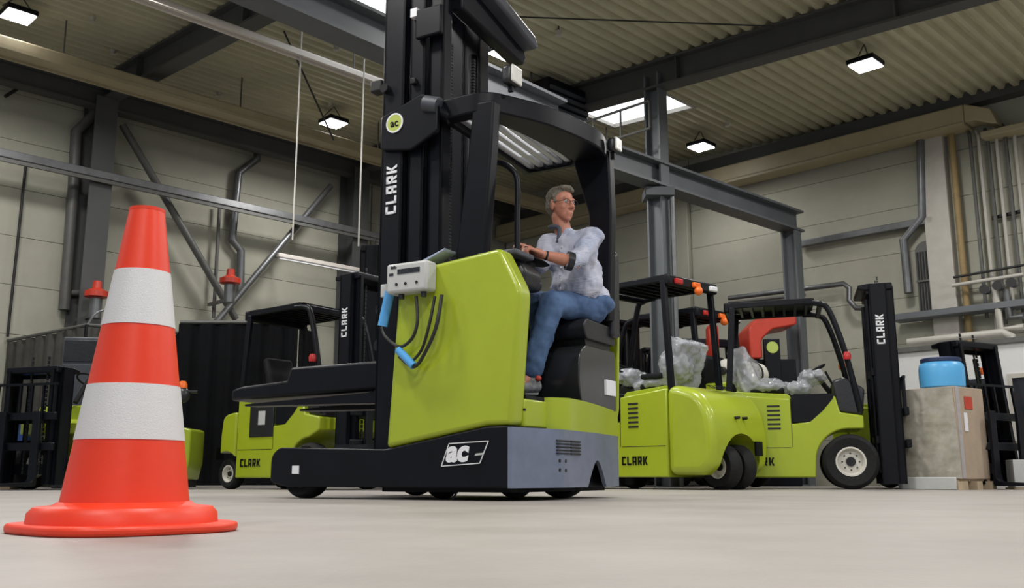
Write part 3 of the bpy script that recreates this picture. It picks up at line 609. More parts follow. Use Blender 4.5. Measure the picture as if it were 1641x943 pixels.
for (x, w_, s, nm) in ((.13, .24, 1.0, 'work_light'), (-.13, W - .25, .8, 'work_light')):
    z = gz(x, w_) + (.12 if s == 1 else -.02)
    l = RB().box(x - .02, x + .05 * s, w_ - .065 * s, w_ + .065 * s, z - .06 * s, z + .06 * s).build(nm, 'char', RT, bevel=.025, seg=3)
    RB().box(x - .035, x - .018, w_ - .06 * s, w_ + .06 * s, z - .055 * s, z + .055 * s).build('lens', 'glass_lens', l, bevel=.02, seg=3)
    RB().box(x, x + .03, w_ - .01, w_ + .01, z - .1, z - .05).build('bracket', 'black', l)
# grab handle
pA, pB, pC, pD = at(788, 264, 5.75), at(812, 264, 5.7), at(829, 290, 5.66), at(829, 412, 5.62)
def tr(p): d = p - Vector((CX, CY, 0)); return (d.dot(A_), d.dot(B_), p.z)
RB().tube(curve([tr(pA), tr(at(800, 261, 5.72)), tr(at(818, 270, 5.68)), tr(pC), tr(at(829, 350, 5.64)), tr(pD)]), .019, 10).build('grab_handle', 'black', RT)
# dashboard, steering, seat
dd = RB().prism(rounded([(.14, 1.26), (.12, 1.32), (.20, 1.40), (.46, 1.42), (.46, 1.26)], .05), .24, .62, 'y').build('dashboard', 'char', RT, bevel=.03, seg=3)
pc = tr(at(850, 418, 5.80)); sw = RB()
sw.lathe([(.001, -.012), (.10, -.012), (.125, 0), (.10, .012), (.001, .012)], pc, (-.25, .1, 1), 24); swo = sw.build('steering_wheel', 'black_dull', RT)
RB().cyl((pc[0], pc[1], pc[2] - .01), (pc[0] + .03, pc[1], pc[2] - .18), .035).build('steering_column', 'char', swo)
KN = tr(at(843, 402, 5.74)); RB().ell(KN, (.022, .022, .03), n=12).build('steering_knob', 'black_dull', swo)
dq = RB().prism(rounded([(.08, 1.24), (.04, 1.32), (.10, 1.40), (.35, 1.40), (.35, 1.22)], .04), .24, .46, 'y').build('control_console', 'char', RT, bevel=.03, seg=3)
SX = thing('driver_seat', '', '', (0, 0, 0)) if False else None
RB().prism(rounded([(.98, .56), (.84, .58), (.80, .72), (.82, .90), (.90, .96), (1.36, .96), (1.36, .56)], [.01, .03, .1, .08, .06, .02, .01]), -.02, .55, 'x').build('seat_box', 'shell', RT, bevel=.035, seg=4)
sb = bpy.data.objects['seat_box']
RB().box(-.035, -.02, 1.18, 1.33, .66, .76).build('sticker', 'white', sb)
st = RB().prism(rounded([(.90, 1.0), (.86, 1.08), (.90, 1.13), (1.30, 1.12), (1.36, 1.0)], .03), -.03, .42, 'x').build('seat_cushion', 'char', RT, bevel=.035, seg=4)
RB().prism([(.95, .96), (.93, 1.01), (1.32, 1.01), (1.32, .96)], .0, .40, 'x').build('seat_rail', 'greasy', RT)
RB().prism(rounded([(1.25, 1.05), (1.30, 1.62), (1.36, 1.66), (1.385, 1.6), (1.37, 1.05)], .03), -.06, .40, 'x').build('seat_back', 'char', RT, bevel=.03, seg=4)
# ------------------------------------------------------------------ driver
dY = .0
hipc = at(940, 487, 6.28)
PR = thing('person', 'man in pale shirt and jeans driving the reach truck, looking over his shoulder', 'person', hipc)
Wp = lambda px, py, Y: at(px, py, Y) - hipc
hipL, kneeL, ankL = Wp(950, 497, 6.20), Wp(884, 486, 5.95), Wp(853, 600, 5.93)
hipR, kneeR, ankR = Wp(927, 490, 6.36), Wp(850, 487, 6.10), Wp(836, 598, 6.14)
toeL, toeR = ankL + Vector((-.10, -.06, -.10)), ankR + Vector((-.12, -.05, -.10))
neck, chest = Wp(908, 380, 6.17), Wp(920, 415, 6.2)
shL, shR = Wp(951, 380, 6.06), Wp(880, 391, 6.24)
elL, wrL = Wp(922, 421, 5.84), Wp(868, 408, 5.78)
elR, wrR = Wp(866, 423, 6.08), Wp(853, 404, 5.86)
headc = Wp(900, 330, 6.15)
hf = Vector((.62, -.78, -.04)).normalized(); hl = Vector((0, 0, 1)).cross(hf).normalized(); hu = hf.cross(hl)
HR = Matrix((hf, hl, hu)).transposed()
def hd(f, l, u): return headc + hf * f + hl * l + hu * u
b = MB()
# trunk (kept slim: clothes cover it) and limbs
b.cap(chest, Vector((0, 0, .05)), .10, .12); b.cap(shL + Vector((-.02, 0, -.01)), shR, .05); b.cap(neck + Vector((0, 0, -.05)), hd(-.02, 0, -.07), .058, .055)
for h_, k_, a_, t_ in ((hipL, kneeL, ankL, toeL), (hipR, kneeR, ankR, toeR)):
    b.cap(h_, k_, .075, .05); b.cap(k_, a_, .048, .036); b.cap(a_, t_, .036, .028)
for s_, e_, w_ in ((shL, elL, wrL), (shR, elR, wrR)):
    b.cap(s_, e_, .043, .039); b.cap(e_, e_ + (w_ - e_) * .35, .040, .041); b.cap(e_ + (w_ - e_) * .35, w_, .041, .027)
# head: skull, face, jaw, nose, brows, lips, ears
b.ell(hd(-.015, 0, .035), (.098, .077, .088), HR); b.ell(hd(.025, 0, -.02), (.068, .066, .085), HR); b.ell(hd(.045, 0, -.072), (.045, .047, .040), HR)
b.ell(hd(.062, 0, -.098), (.024, .026, .02), HR)
b.cap(hd(.088, 0, .015), hd(.112, 0, -.026), .010, .0145); b.ell(hd(.098, .012, -.030), (.011, .010, .009), HR); b.ell(hd(.098, -.012, -.030), (.011, .010, .009), HR)
b.cap(hd(.078, -.038, .030), hd(.084, -.012, .030), .010); b.cap(hd(.078, .038, .030), hd(.084, .012, .030), .010)
b.cap(hd(.088, -.020, -.060), hd(.088, .020, -.060), .0075); b.cap(hd(.084, -.018, -.071), hd(.084, .018, -.071), .0085)
b.ell(hd(.055, .038, -.022), (.026, .022, .026), HR); b.ell(hd(.055, -.038, -.022), (.026, .022, .026), HR)
for s_ in (-1, 1): b.ell(hd(-.008, s_ * .078, -.005), (.020, .009, .034), HR); b.ell(hd(-.005, s_ * .076, -.032), (.010, .008, .014), HR)
# hands: palm, four fingers curled round the knob, thumb
def hand(w, target, up, side):
    d = (target - w).normalized(); up = (up - d * up.dot(d)).normalized(); r_ = d.cross(up) * side
    pc_ = w + d * .045
    b.cap(w, w + d * .03, .028, .030)
    for k in range(4): b.cap(w + d * .02 + r_ * (.010 - k * .012), w + d * .085 + r_ * (.030 - k * .019), .017, .0135)
    for k, L in enumerate((.030, .034, .032, .026)):
        p0 = w + d * .085 + r_ * (.030 - k * .019); p1 = p0 + d * L + up * -.006; p2 = p1 + d * (L * .2) - up * (L * .85); p3 = p2 - d * L * .65 - up * .008
        b.cap(p0, p1, .0105, .0098, 10); b.cap(p1, p2, .0096, .0090, 10); b.cap(p2, p3, .0088, .0080, 10)
    t0 = w + d * .030 + r_ * .026; t1 = t0 + d * .030 + r_ * .020 - up * .014; t2 = t1 + d * .030 - r_ * .004 - up * .012
    b.cap(t0, t1, .0135, .012, 10); b.cap(t1, t2, .0115, .0095, 10)
kn = Wp(841, 400, 5.72)
hand(wrL, kn + Vector((.0, 0, .015)), Vector((-.1, -.25, 1)), 1)
hand(wrR, Wp(836, 394, 5.82), Vector((0, -.2, 1)), -1)
blob(b, 'body', 'skin', PR, .0062, smooth=2)
# shirt
b = MB()
belly = Wp(925, 455, 6.18); low = Wp(944, 487, 6.27)
side = (shL - shR).normalized(); SR_ = Matrix((side, Vector((0, 0, 1)).cross(side).normalized(), Vector((0, 0, 1)))).transposed()
mid = (shL + shR) / 2
b.ell(mid + Vector((0, 0, -.10)), (.195, .125, .17), SR_); b.ell(belly + Vector((0, 0, .06)), (.175, .145, .16), SR_); b.ell(belly + Vector((-.005, -.01, -.02)), (.18, .155, .13), SR_)
b.ell(low + Vector((-.02, -.01, .04)), (.165, .145, .10), SR_); b.cap(shL, shR, .068); b.cap(neck + Vector((0, 0, -.05)), neck + Vector((0, 0, .0)), .085, .068)
b.cap(shL + Vector((-.01, 0, -.01)), elL + (shL - elL) * .15, .066, .064); b.cap(elL + (shL - elL) * .15, elL + (wrL - elL) * .12, .066, .056)
b.cap(shR, elR, .072, .064); b.cap(elR, elR + (wrR - elR) * .25, .062, .056)
sh = blob(b, 'shirt', 'shirt', PR, .012, smooth=3, noise=.03, nscale=.055)
# collar, cuff, placket
for s_ in (-1, 1):
    q = MB(); q.tube(curve([hd(-.09, 0, -.135), hd(-.04, s_ * .062, -.150), hd(.03, s_ * .045, -.165), neck + side * .01 * s_ + SR_ @ Vector((0, -.10, -.06))]), .014, 8); q.build('collar', 'lining', sh, label='dark-lined shirt collar')
q = MB(); q.lathe([(.050, -.02), (.060, -.02), (.060, .02), (.050, .02), (.050, -.02)], elL + (wrL - elL) * .17, wrL - elL, 20); q.build('cuff', 'char', sh, label='dark inner turned-up cuff')
MB().tube([elL + (wrL - elL) * .84, elL + (wrL - elL) * .90], .031, 14).build('wristwatch', 'dark', PR)
f_ = SR_ @ Vector((0, -1, 0))
q = MB()
for k in range(5): q.ell(mid + f_ * (.128 + .006 * k) - Vector((0, 0, .07 + k * .07)) , (.006, .006, .006), n=8)
q.build('button', 'white', sh)
# jeans
b = MB()
b.cap(hipL, kneeL, .100, .084); b.cap(kneeL, ankL + Vector((0, 0, .02)), .084, .066); b.cap(hipR, kneeR, .100, .078); b.cap(kneeR, ankR + Vector((0, 0, .02)), .077, .062); b.ell(low + Vector((0, 0, -.01)), (.18, .15, .09), SR_)
blob(b, 'jeans', 'jeans', PR, .011, smooth=2, noise=.022, nscale=.07)
# shoes
for nm, a_, t_ in (('l', ankL, toeL), ('r', ankR, toeR)):
    b = MB(); fw = (t_ - a_); fw.z = 0; fw.normalize(); sl_ = fw.cross(Vector((0, 0, 1)))
    b.cap(a_ + Vector((0, 0, -.04)), a_ + Vector((0, 0, -.075)) - fw * .02, .048, .042); b.cap(a_ + Vector((0, 0, -.075)) - fw * .02, a_ + fw * .15 + Vector((0, 0, -.095)), .044, .034); b.ell(a_ + fw * .12 + Vector((0, 0, -.085)), (.05, .045, .035))
    so = blob(b, 'shoe', 'shoe', PR, .008, smooth=2)
    q = MB(); q.cap(a_ - fw * .03 + Vector((0, 0, -.118)), a_ + fw * .16 + Vector((0, 0, -.122)), .014, .012, 8); q.build('sole', 'grey_pl', so)
    q = MB()
    for k in range(4): q.bar(a_ + fw * (.05 + k * .022) + sl_ * .03 + Vector((0, 0, -.045 - k * .008)), a_ + fw * (.05 + k * .022) - sl_ * .03 + Vector((0, 0, -.045 - k * .008)), .008, .006)
    q.build('laces', 'white', so)
    MB().ell(a_ - fw * .0 - sl_ * .0 + Vector((.035, -.035, -.03)), (.022, .022, .02), n=10).build('heel_tab', 'shoe_red', so)
# hair, eyes, glasses
b = MB()
b.ell(hd(-.030, 0, .058), (.096, .083, .082), HR); b.ell(hd(-.060, 0, .010), (.060, .078, .085), HR); b.ell(hd(.035, 0, .108), (.050, .058, .026), HR); b.ell(hd(.06, .02, .098), (.025, .035, .018), HR)
for s_ in (-1, 1): b.cap(hd(.0, s_ * .071, .055), hd(.015, s_ * .070, .012), .018, .010)
blob(b, 'hair', 'hair', PR, .006, smooth=2, noise=.012, nscale=.02)
for s_ in (-1, 1):
    e = MB().ell(hd(.076, s_ * .031, .012), (.012, .012, .012), n=14).build('eye', 'eye', PR); MB().ell(hd(.086, s_ * .031, .012), (.004, .005, .005), n=10).build('iris', 'dark', e)
gl = MB()
for s_ in (-1, 1):
    gl.tube([hd(.098, s_ * .033 + .023 * math.cos(t * .5236), .008 + .016 * math.sin(t * .5236)) for t in range(13)], .0016, 6)
    gl.tube([hd(.096, s_ * .056, .012), hd(.0, s_ * .082, .012)], .0016, 6)
gl.tube([hd(.099, -.010, .012), hd(.099, .010, .012)], .0016, 6); gl.build('glasses', 'dark', PR)
# ------------------------------------------------------------------ traffic cone
cx, cyy = at(198, 848, 2.34).x, 2.34
TC = thing('traffic_cone', 'large orange and white striped traffic cone in the left foreground', 'cone', (cx, cyy, 0), math.radians(4))
def dia(r_, z0, z1, nm, bev):
    pl = rounded([(r_ * math.cos(math.radians(k * 90)), r_ * math.sin(math.radians(k * 90))) for k in range(4)], .20, 8); return MB().prism(pl, z0, z1, 'z').build(nm, 'cone_o', TC, bevel=bev, seg=3)
dia(.335, 0, .022, 'base_plate', .008)
MB().lathe([(.001, .015), (.215, .015), (.212, .045), (.200, .058), (.16, .063), (.150, .07), (.001, .07)], (0, 0, 0), (0, 0, 1), 64).build('base_ring', 'cone_o', TC)
zt, zb = .79, .06; rb, rt = .147, .0425
def rr(z): return rb + (rt - rb) * (z - zb) / (zt - zb)
zz = lambda py: at(198, py, 2.2).z
def band(z0, z1, nm, m, e): return MB().lathe([(rr(z0) + e, z0), (rr(z1) + e, z1), (rr(z1) - .006, z1), (rr(z0) - .006, z0), (rr(z0) + e, z0)], (0, 0, 0), (0, 0, 1), 64).build(nm, m, TC, smooth=60)
zs = [zz(v) for v in (703, 611, 511, 418)]; 
band(zb, zs[0], 'cone_body', 'cone_o', 0); band(zs[0], zs[1], 'reflective_band', 'cone_w', .0015); band(zs[1], zs[2], 'cone_body', 'cone_o', 0); band(zs[2], zs[3], 'reflective_band', 'cone_w', .0015); band(zs[3], zt, 'cone_body', 'cone_o', 0)
MB().lathe([(rt - .008, zt - .004), (rt + .001, zt - .004), (rt + .001, zt + .004), (rt - .006, zt + .006), (rt - .008, zt - .004)], (0, 0, 0), (0, 0, 1), 48).build('top_rim', 'cone_o', TC)

# ------------------------------------------------------------------ counterbalance forklifts (x forward from the front axle, y left)
def forklift(label, loc, ang, sc=1., mast=2.2, r=.29, twin=False, wrap=False, paint='lime', brand=True, gas=False, rear=True, lights=False, tilt=0., logo=True, lean=0., group=None, rear_r=.22, forks=True, guard=True, cowl=True, short=False, gh=2.1, seat=True, battery=False):
    t = thing('forklift', label, 'forklift', loc, math.radians(ang), group); t.scale = (sc,) * 3
    B = lambda: MB(); hw = .5
    pl = [(-1.25, .13), (-.02 - r - .05, .13)] + arc((0, r), r + .06, 190, 92, 10)[1:] + [(.16, .66), (.16, .80), (-.08, .84), (-.12, 1.02), (-.24, 1.04), (-.30, .86), (-.42, .74), (-.60, .72), (-.60, 1.0), (-1.25, 1.06)]
    ch = B().prism(pl, -hw, hw, 'y').build('chassis', paint, t, bevel=.015)
    for s in (-1, 1):
        B().box(-1.22, -.62, s * hw - .003, s * hw + .003, .455, .46).build('seam', 'dark', ch)
        B().box(-.605, -.60, s * hw - .003, s * hw + .003, .46, 1.0).build('seam', 'dark', ch)
        for k in range(6): B().box(-.86, -.72, s * hw - .004, s * hw + .006, .66 + k * .05, .68 + k * .05).build('vent_slot', 'dark', ch)
        B().prism(rounded([(-.58, .74), (-.40, .74), (-.26, .86), (-.14, 1.0), (-.14, 1.05), (-.58, 1.05)], .02), s * hw - .12 if s > 0 else -hw - .002, s * hw + .002 if s > 0 else -hw + .12, 'y').build('step_well', 'black', ch)
        if brand:
            if s > 0: letters(MB(), 'CLARK', (-.62, hw + .004, .26), (-1, 0, 0), (0, 0, 1), .09, .002).build('lettering', 'black', ch)
            else: letters(MB(), 'CLARK', (-1.16, -hw - .004, .26), (1, 0, 0), (0, 0, 1), .09, .002).build('lettering', 'black', ch)
    cwp = rounded([(-1.25, .15), (-1.50, .15), (-1.53, .24), (-1.53, .62), (-1.50, .84), (-1.44, .88), (-1.32, .90), (-1.25, .90)], .04) if short else rounded([(-1.25, .15), (-1.68, .15), (-1.80, .24), (-1.84, .50), (-1.80, .80), (-1.66, 1.0), (-1.40, 1.08), (-1.25, 1.08)], [0, .03, .08, .15, .12, .12, .05, 0])
    cw = B().prism(cwp, -hw - .02, hw + .02, 'y').build('counterweight', paint, t, bevel=.09, seg=5, smooth=60); bake(cw)
    if rear:
        cut(cw, MB().cyl((-1.42, -.7, rear_r + .02), (-1.42, .7, rear_r + .02), rear_r + .07, n=32) if not twin else MB().ell((-1.74, 0, rear_r), (rear_r + .13, .36, rear_r + .12), n=32))
    cw.data.materials.append(M[paint]) if not cw.data.materials else None
    B().cyl((-1.86, .07, .74), (-1.79, .07, .74), .016, n=10).build('tow_hole', 'dark', cw); B().cyl((-1.86, -.07, .74), (-1.79, -.07, .74), .016, n=10).build('tow_hole', 'dark', cw)
    B().box(-1.86, -1.835, -.34, -.22, .35, .5).build('rear_sticker', 'black', cw)
    if brand: letters(MB(), 'CLARK', (-1.62, .19, 1.055), (0, -1, 0), (.85, 0, .5), .085, .002).build('lettering', 'black', cw)
    B().prism(rounded([(-1.3, 1.0), (-1.22, 1.10), (-.62, 1.06), (-.58, 1.0)], .03), -.42, .42, 'y').build('hood', paint, t, bevel=.02)
    if battery:
        bp_ = B().box(-1.02, -.60, -hw - .012, -hw + .02, .60, 1.0).build('battery_cover', 'char', t, bevel=.008); B().box(-.86, -.74, -hw - .015, -hw - .011, .74, .90).build('sticker', 'grey_pl', bp_)
    # front wheels
    for s in (-1, 1):
        wheel(MB, (0, s * (hw - .06), r), (0, 1, 0), r, .2, t, 'white_rim', .52, 8)
    if twin:
        for s in (-1, 1): wheel(MB, (-1.66, s * .13, rear_r), (.15, 1, 0), rear_r, .17, t, 'white_rim', .5, name='rear_wheel')
    elif rear:
        for s in (-1, 1): wheel(MB, (-1.42, s * (hw - .09), rear_r), (0, 1, 0), rear_r, .15, t, 'white_rim', .55, 6, name='rear_wheel')
    # seat, steering
    if seat:
        se = B().box(-1.08, -.66, -.24, .24, 1.08, 1.17).build('seat', 'black_dull', t, bevel=.04); B().bar((-1.05, 0, 1.15), (-1.18, 0, 1.58), .42, .1, (1, 0, 0)).build('backrest', 'black_dull', t, bevel=.04)
        B().box(-1.05, -.75, .24, .32, 1.2, 1.26).build('armrest', 'black_dull', se, bevel=.02)
        if cowl: B().prism([(-.12, .84), (.16, .80), (.20, 1.10), (-.02, 1.24), (-.14, 1.2)], -.44, .44, 'y').build('dash_cowl', 'char', t, bevel=.03)
        q = MB(); ax = Vector((-.5, 0, .86)); c_ = Vector((-.32, .05, 1.36)); u = ax.orthogonal().normalized(); v = ax.normalized().cross(u)
        q.tube([c_ + (u * math.cos(k * math.pi / 8) + v * math.sin(k * math.pi / 8)) * .15 for k in range(17)], .013, 8); q.cyl(c_ - u * .15, c_ + u * .15, .012); q.cyl(c_, c_ + Vector((.2, 0, -.3)), .03); q.build('steering_wheel', 'black_dull', t)
        for k in range(3): B().tube([(-.12, -.2 - k * .06, 1.15), (-.2, -.2 - k * .06, 1.32)], .009, 6).build('lever', 'black_dull', t)
    # guard
    if guard:
        for s in (-1, 1):
            B().tube(curve([(.14, s * .44, .85), (.02, s * .44, 1.5), (-.12, s * .43, gh - .12), (-.22, s * .42, gh - .02), (-.40, s * .42, gh)]), .034, 10).build('guard_pillar', 'black', t)
            B().bar((-1.28, s * .44, 1.0), (-1.20, s * .43, gh - .02), .05, .07).build('guard_pillar', 'black', t, bevel=.008)
            B().bar((-1.24, s * .42, gh), (-.30, s * .42, gh + .02), .05, .07).build('guard_rail', 'black', t, bevel=.01)
        B().bar((-1.26, -.45, gh - .02), (-1.26, .45, gh - .02), .07, .12).build('guard_rail', 'black', t, bevel=.02); B().bar((-.22, -.44, gh - .02), (-.22, .44, gh - .02), .05, .07).build('guard_rail', 'black', t, bevel=.01)
        for k in range(8): B().bar((-1.24 + k * .125, -.42, gh + .01), (-1.24 + k * .125, .42, gh + .01), .03, .055).build('roof_bar', 'black', t)
        B().box(-1.24, -.28, -.41, .41, gh + .04, gh + .05).build('roof_sheet', 'black', t)
    if lights:
        for y, m_ in ((.30, 'red_lens'), (-.02, 'orange'), (-.34, 'white')):
            B().box(-1.335, -1.29, y - .06, y + .06, gh - .06, gh).build('tail_lamp', m_, t, bevel=.012)
        B().ell((-1.34, -.02, gh - .1), (.05, .05, .05)).build('beacon', 'orange', t)
    else: B().lathe([(.001, 0), (.04, 0), (.045, .05), (.03, .085), (.001, .09)], (.03, .52, 1.42), (0, 0, 1), 14).build('beacon', 'orange', t); B().lathe([(.001, 0), (.04, 0), (.045, .05), (.03, .085), (.001, .09)], (.03, -.52, 1.42), (0, 0, 1), 14).build('beacon', 'red_lens', t)
    # mast
    ma = B().box(.30, .40, -.36, .36, .18, .30).build('mast_foot', 'black', t)
    Lm = lambda p: Vector((p.x - lean * p.z, p.y, p.z))
    for s in (-1, 1):
        for x0, x1, y0, nm, z1 in ((.32, .50, .36, 'outer_mast_rail', mast), (.42, .58, .30, 'inner_mast_rail', mast - .02)):
            q = MB(Lm); ya, yb = (y0, y0 + .05) if s > 0 else (-y0 - .05, -y0); yo = (yb - .015, yb) if s > 0 else (ya, ya + .015)
            q.box(x0, x0 + .018, ya, yb, .06, z1); q.box(x1 - .018, x1, ya, yb, .06, z1); q.box(x0, x1, yo[0], yo[1], .06, z1); q.build(nm, 'black', t)
        MB(Lm).cyl((.30, s * .27, .2), (.30, s * .27, mast - .15), .028, n=12).build('lift_cylinder', 'black', t)
        q = MB(Lm)
        for k in range(int(mast / .05)): q.box(.43, .445, s * .12 - .012, s * .12 + .012, .2 + k * .05 - .02, .2 + k * .05 + .02)
        q.build('lift_chain', 'greasy', t)['kind'] = 'stuff'
        MB(Lm).tube([(.36, s * .18, .5), (.36, s * .18, mast - .1)], .012, 6).build('hose', 'cable', t)
        if brand: letters(MB(Lm), 'CLARK', (.41 + (.04 if s < 0 else -.04), s * .412, mast * .70), (0, 0, 1), (-1 if s < 0 else 1, 0, 0), .085, .002).build('lettering', 'white', t)
    for z in (.5, mast * .55, mast - .1): MB(Lm).box(.29, .33, -.36, .36, z, z + .08).build('mast_crossmember', 'black', t)
    MB(Lm).prism(rounded([(.20, mast + .0), (.32, mast + .02), (.57, mast + .02), (.57, mast - .06), (.30, mast - .06), (.20, mast - .05)], .02), -.38, .38, 'y').build('mast_head', 'black', t, bevel=.01)
    for z in (.45, .80): MB(Lm).box(.59, .64, -.46, .46, z, z + .09).build('carriage_bar', 'black', t, bevel=.008)
    for k in range(6): MB(Lm).bar((.61, -.42 + k * .168, .85), (.61, -.42 + k * .168, 1.22), .025, .025).build('load_backrest_bar', 'black', t)
    MB(Lm).bar((.61, -.45, 1.22), (.61, .45, 1.22), .03, .03).build('load_backrest_bar', 'black', t)
    if forks:
        for y in (-.25, .25): B().prism(rounded([(.65, .04), (1.66, .045), (1.66, .055), (.73, .09), (.69, .12), (.69, .90), (.65, .90)], [.03, 0, 0, .01, .03, 0, 0]), y - .05, y + .05, 'y').build('fork', 'black', t, bevel=.003)
    if wrap:
        b = MB(); b.bar((-1.02, 0, 1.12), (-1.19, 0, 1.62), .50, .22, (1, 0, 0)); b.ell((-.85, 0, 1.17), (.30, .30, .10)); b.ell((-1.1, .1, 1.35), (.18, .24, .22))
        blob(b, 'plastic_wrap', 'bag', t, .018, 2, noise=.075, nscale=.10)
        b = MB(); b.ell((-.35, .0, 1.28), (.16, .22, .10)); b.ell((-.5, -.1, 1.15), (.14, .2, .08)); blob(b, 'plastic_wrap', 'bag', t, .018, 2, noise=.07, nscale=.08)
    if gas:
        for k, x in enumerate((-1.58,)):
            gb = B().lathe([(.001, -.40), (.08, -.39), (.145, -.34), (.15, -.28), (.15, .28), (.145, .34), (.08, .39), (.001, .40)], (x, 0, 1.34), (0, 1, 0), 28).build('gas_bottle', 'white_rim', t)
            for y in (-.2, .2): B().lathe([(.150, -.015), (.158, -.015), (.158, .015), (.150, .015), (.150, -.015)], (x, y, 1.34), (0, 1, 0), 28).build('strap', 'dark', gb)
            B().box(x - .2, x + .2, -.48, .48, 1.02, 1.20).build('bottle_cradle', paint, t, bevel=.02)
            B().cyl((x, .38, 1.34), (x, .46, 1.34), .05, n=14).build('valve', 'greasy', gb)
    return t
def place(px, Y, lx, ly, ang, sc=1.):      # root so that local point (lx, ly) stands at image column px, depth Y
    a, _ = ray(px, 775); A = math.radians(ang); x = lx * math.cos(A) - ly * math.sin(A); y = lx * math.sin(A) + ly * math.cos(A)
    return (a * Y - x * sc, Y - y * sc, 0)
forklift('lime forklift seen side-on with big cream-rimmed front wheel and tall branded mast', place(1366, 10.6, 0, -.5, -16), -16, mast=2.28, r=.30, wrap=True, rear_r=.24, forks=False)
forklift('lime three-wheel forklift with twin rear wheels, right behind the reach truck', place(1188, 10.3, -1.8, 0, 133, 1.02), 133, sc=1.02, gh=2.27, twin=True, wrap=True, lights=True, rear_r=.235)
forklift('lime gas forklift with a cream bottle on its back, mostly hidden behind the twin-wheeled one', place(1212, 12.9, -1.7, 0, 133, 1.14), 133, sc=1.14, gas=True, lights=True, forks=False)
forklift('small lime forklift with a cream rim seen under the raised forks at left', place(361, 11.0, -1.42, -.5, -36, .95), -36, sc=.95, mast=2.40, r=.26, rear_r=.18, short=True, battery=True)
forklift('dark-masted forklift facing the camera at the far left beside the blue bin', place(62, 10.4, .3, 0, -108, .9), -108, sc=.9, mast=1.42, guard=False, cowl=False, rear=False, brand=False, short=True)
forklift('forklift at the far right behind the shrink-wrapped pallet, only its leaning mast showing', place(1594, 10.9, .45, 0, -62, .95), -62, sc=.95, mast=1.74, lean=.10, guard=False, seat=False, short=True, cowl=False, brand=False)
forklift('forklift almost wholly hidden behind the reach truck, only its tall mast showing left of it', place(588, 11.8, .42, .3, 176), 176, mast=3.0, brand=False, guard=True, forks=False)
forklift('red forklift glimpsed between the guards of the lime ones', place(1146, 15.1, -1.6, 0, 100, 1.1), 100, sc=1.1, paint='red', brand=False, forks=False)
# red curved guard hood and red lamp housing seen between the pillars
q = thing('red_machine', 'red arched machine hood standing behind the side-on lime forklift', 'machine', (at(1240, 775, 14.9).x, 14.9, 0)); q.scale = (1.2, 1.2, 1.2)
MB().prism(rounded([(-.30, 1.6), (-.30, 2.0), (-.12, 2.18), (.32, 2.22), (.32, 2.04), (.0, 1.98), (-.14, 1.85), (-.14, 1.6)], .04), -.3, .3, 'y').build('hood', 'red', q, bevel=.02)
MB().box(-.3, .3, -.25, .25, 0, 1.6).build('body', 'black', q, bevel=.02)
MB().box(-.78, -.64, -.12, .12, 1.62, 2.08).build('side_hood', 'red', q, bevel=.05); MB().box(-.76, -.66, -.1, .1, 0, 1.62).build('post', 'black', q)
MB().box(-.12, .08, -.335, -.25, 1.2, 1.85).build('front_plate', 'black', q, bevel=.01)
lg = MB().lathe([(.001, -.004), (.075, -.004), (.075, .004), (.001, .004)], (-.02, -.34, 1.74), (0, 1, 0), 24).build('round_logo', 'logo', q)
# ------------------------------------------------------------------ pallet box, drum, right side
px = at(1541, 775, 10.3); bx = thing('wrapped_pallet_box', 'tall cardboard box on a pallet wrapped in grey stretch film', 'box', (px.x, px.y, 0), math.radians(-53))
pw_ = .66; bh = 1.10
Bx = lambda p: Vector((p.x, p.y, p.z))
q = MB(); q.v = []; 
q.add([(-pw_ + .03, .0, .11), (.0, .0, .11), (.0, .62, .11), (-pw_ + .03, .62, .11), (-pw_ - .01, -.0, bh), (.0, 0, bh), (.0, .62, bh), (-pw_ - .01, .62, bh)], [(0, 1, 2, 3), (7, 6, 5, 4), (0, 4, 5, 1), (1, 5, 6, 2), (2, 6, 7, 3), (3, 7, 4, 0)])
q.build('carton', 'card', bx, bevel=.01)
q = MB(); nz = 36; nx = 14; vs = []; fs = []
for j in range(nz + 1):
    for i in range(nx + 1):
        z = .12 + (bh - .13) * j / nz; x = -pw_ + .02 - .03 * j / nz + (pw_ + .0) * i / nx; vs.append((x, -.008 - .010 * random.random() * (0 < i < nx), z))
for j in range(nz):
    for i in range(nx): a = j * (nx + 1) + i; fs.append((a, a + 1, a + nx + 2, a + nx + 1))
q.add(vs, fs).build('stretch_film', 'wrapf', bx, smooth=20)
MB().box(-.10, .01, -.018, -.008, .12, bh).build('tape', 'card', bx) if False else None
MB().box(.0, .006, .03, .10, .12, bh).build('film_fold', 'bag', bx, bevel=.004)
MB().box(.002, .008, .20, .36, .86, 1.0).build('red_sticker', 'red', bx, bevel=.003); MB().box(.002, .008, .16, .23, .62, .82).build('white_sticker', 'white', bx)
pal = thing('tmp', 'x', 'x') if False else None
for k in range(5): MB().box(-pw_ - .02 + k * .135, -pw_ + .09 + k * .135, -.05, .66, .09, .11).build('deck_board', 'wood', bx)
for k in range(3): MB().box(-pw_ - .02, .04, -.05 + k * .30, .06 + k * .30, .0, .09).build('bearer', 'wood', bx)
MB().box(-pw_ - .03, -.02, -.075, -.05, .0, .135).build('film_skirt', 'grey_pl', bx, bevel=.01)
dc = bx.matrix_basis @ Vector((-.30, .26, 0)); ang = math.radians(-53)
dc = Vector((px.x, px.y, 0)) + Matrix.Rotation(ang, 3, 'Z') @ Vector((-.27, .28, bh))
dr = thing('drum', 'light blue plastic drum with a navy lid standing on the wrapped box', 'drum', dc)
MB().lathe([(.001, 0), (.215, 0), (.235, .02), (.24, .12), (.24, .22), (.23, .27), (.20, .30), (.001, .30)], (0, 0, 0), (0, 0, 1), 40).build('drum_body', 'sky_drum', dr)
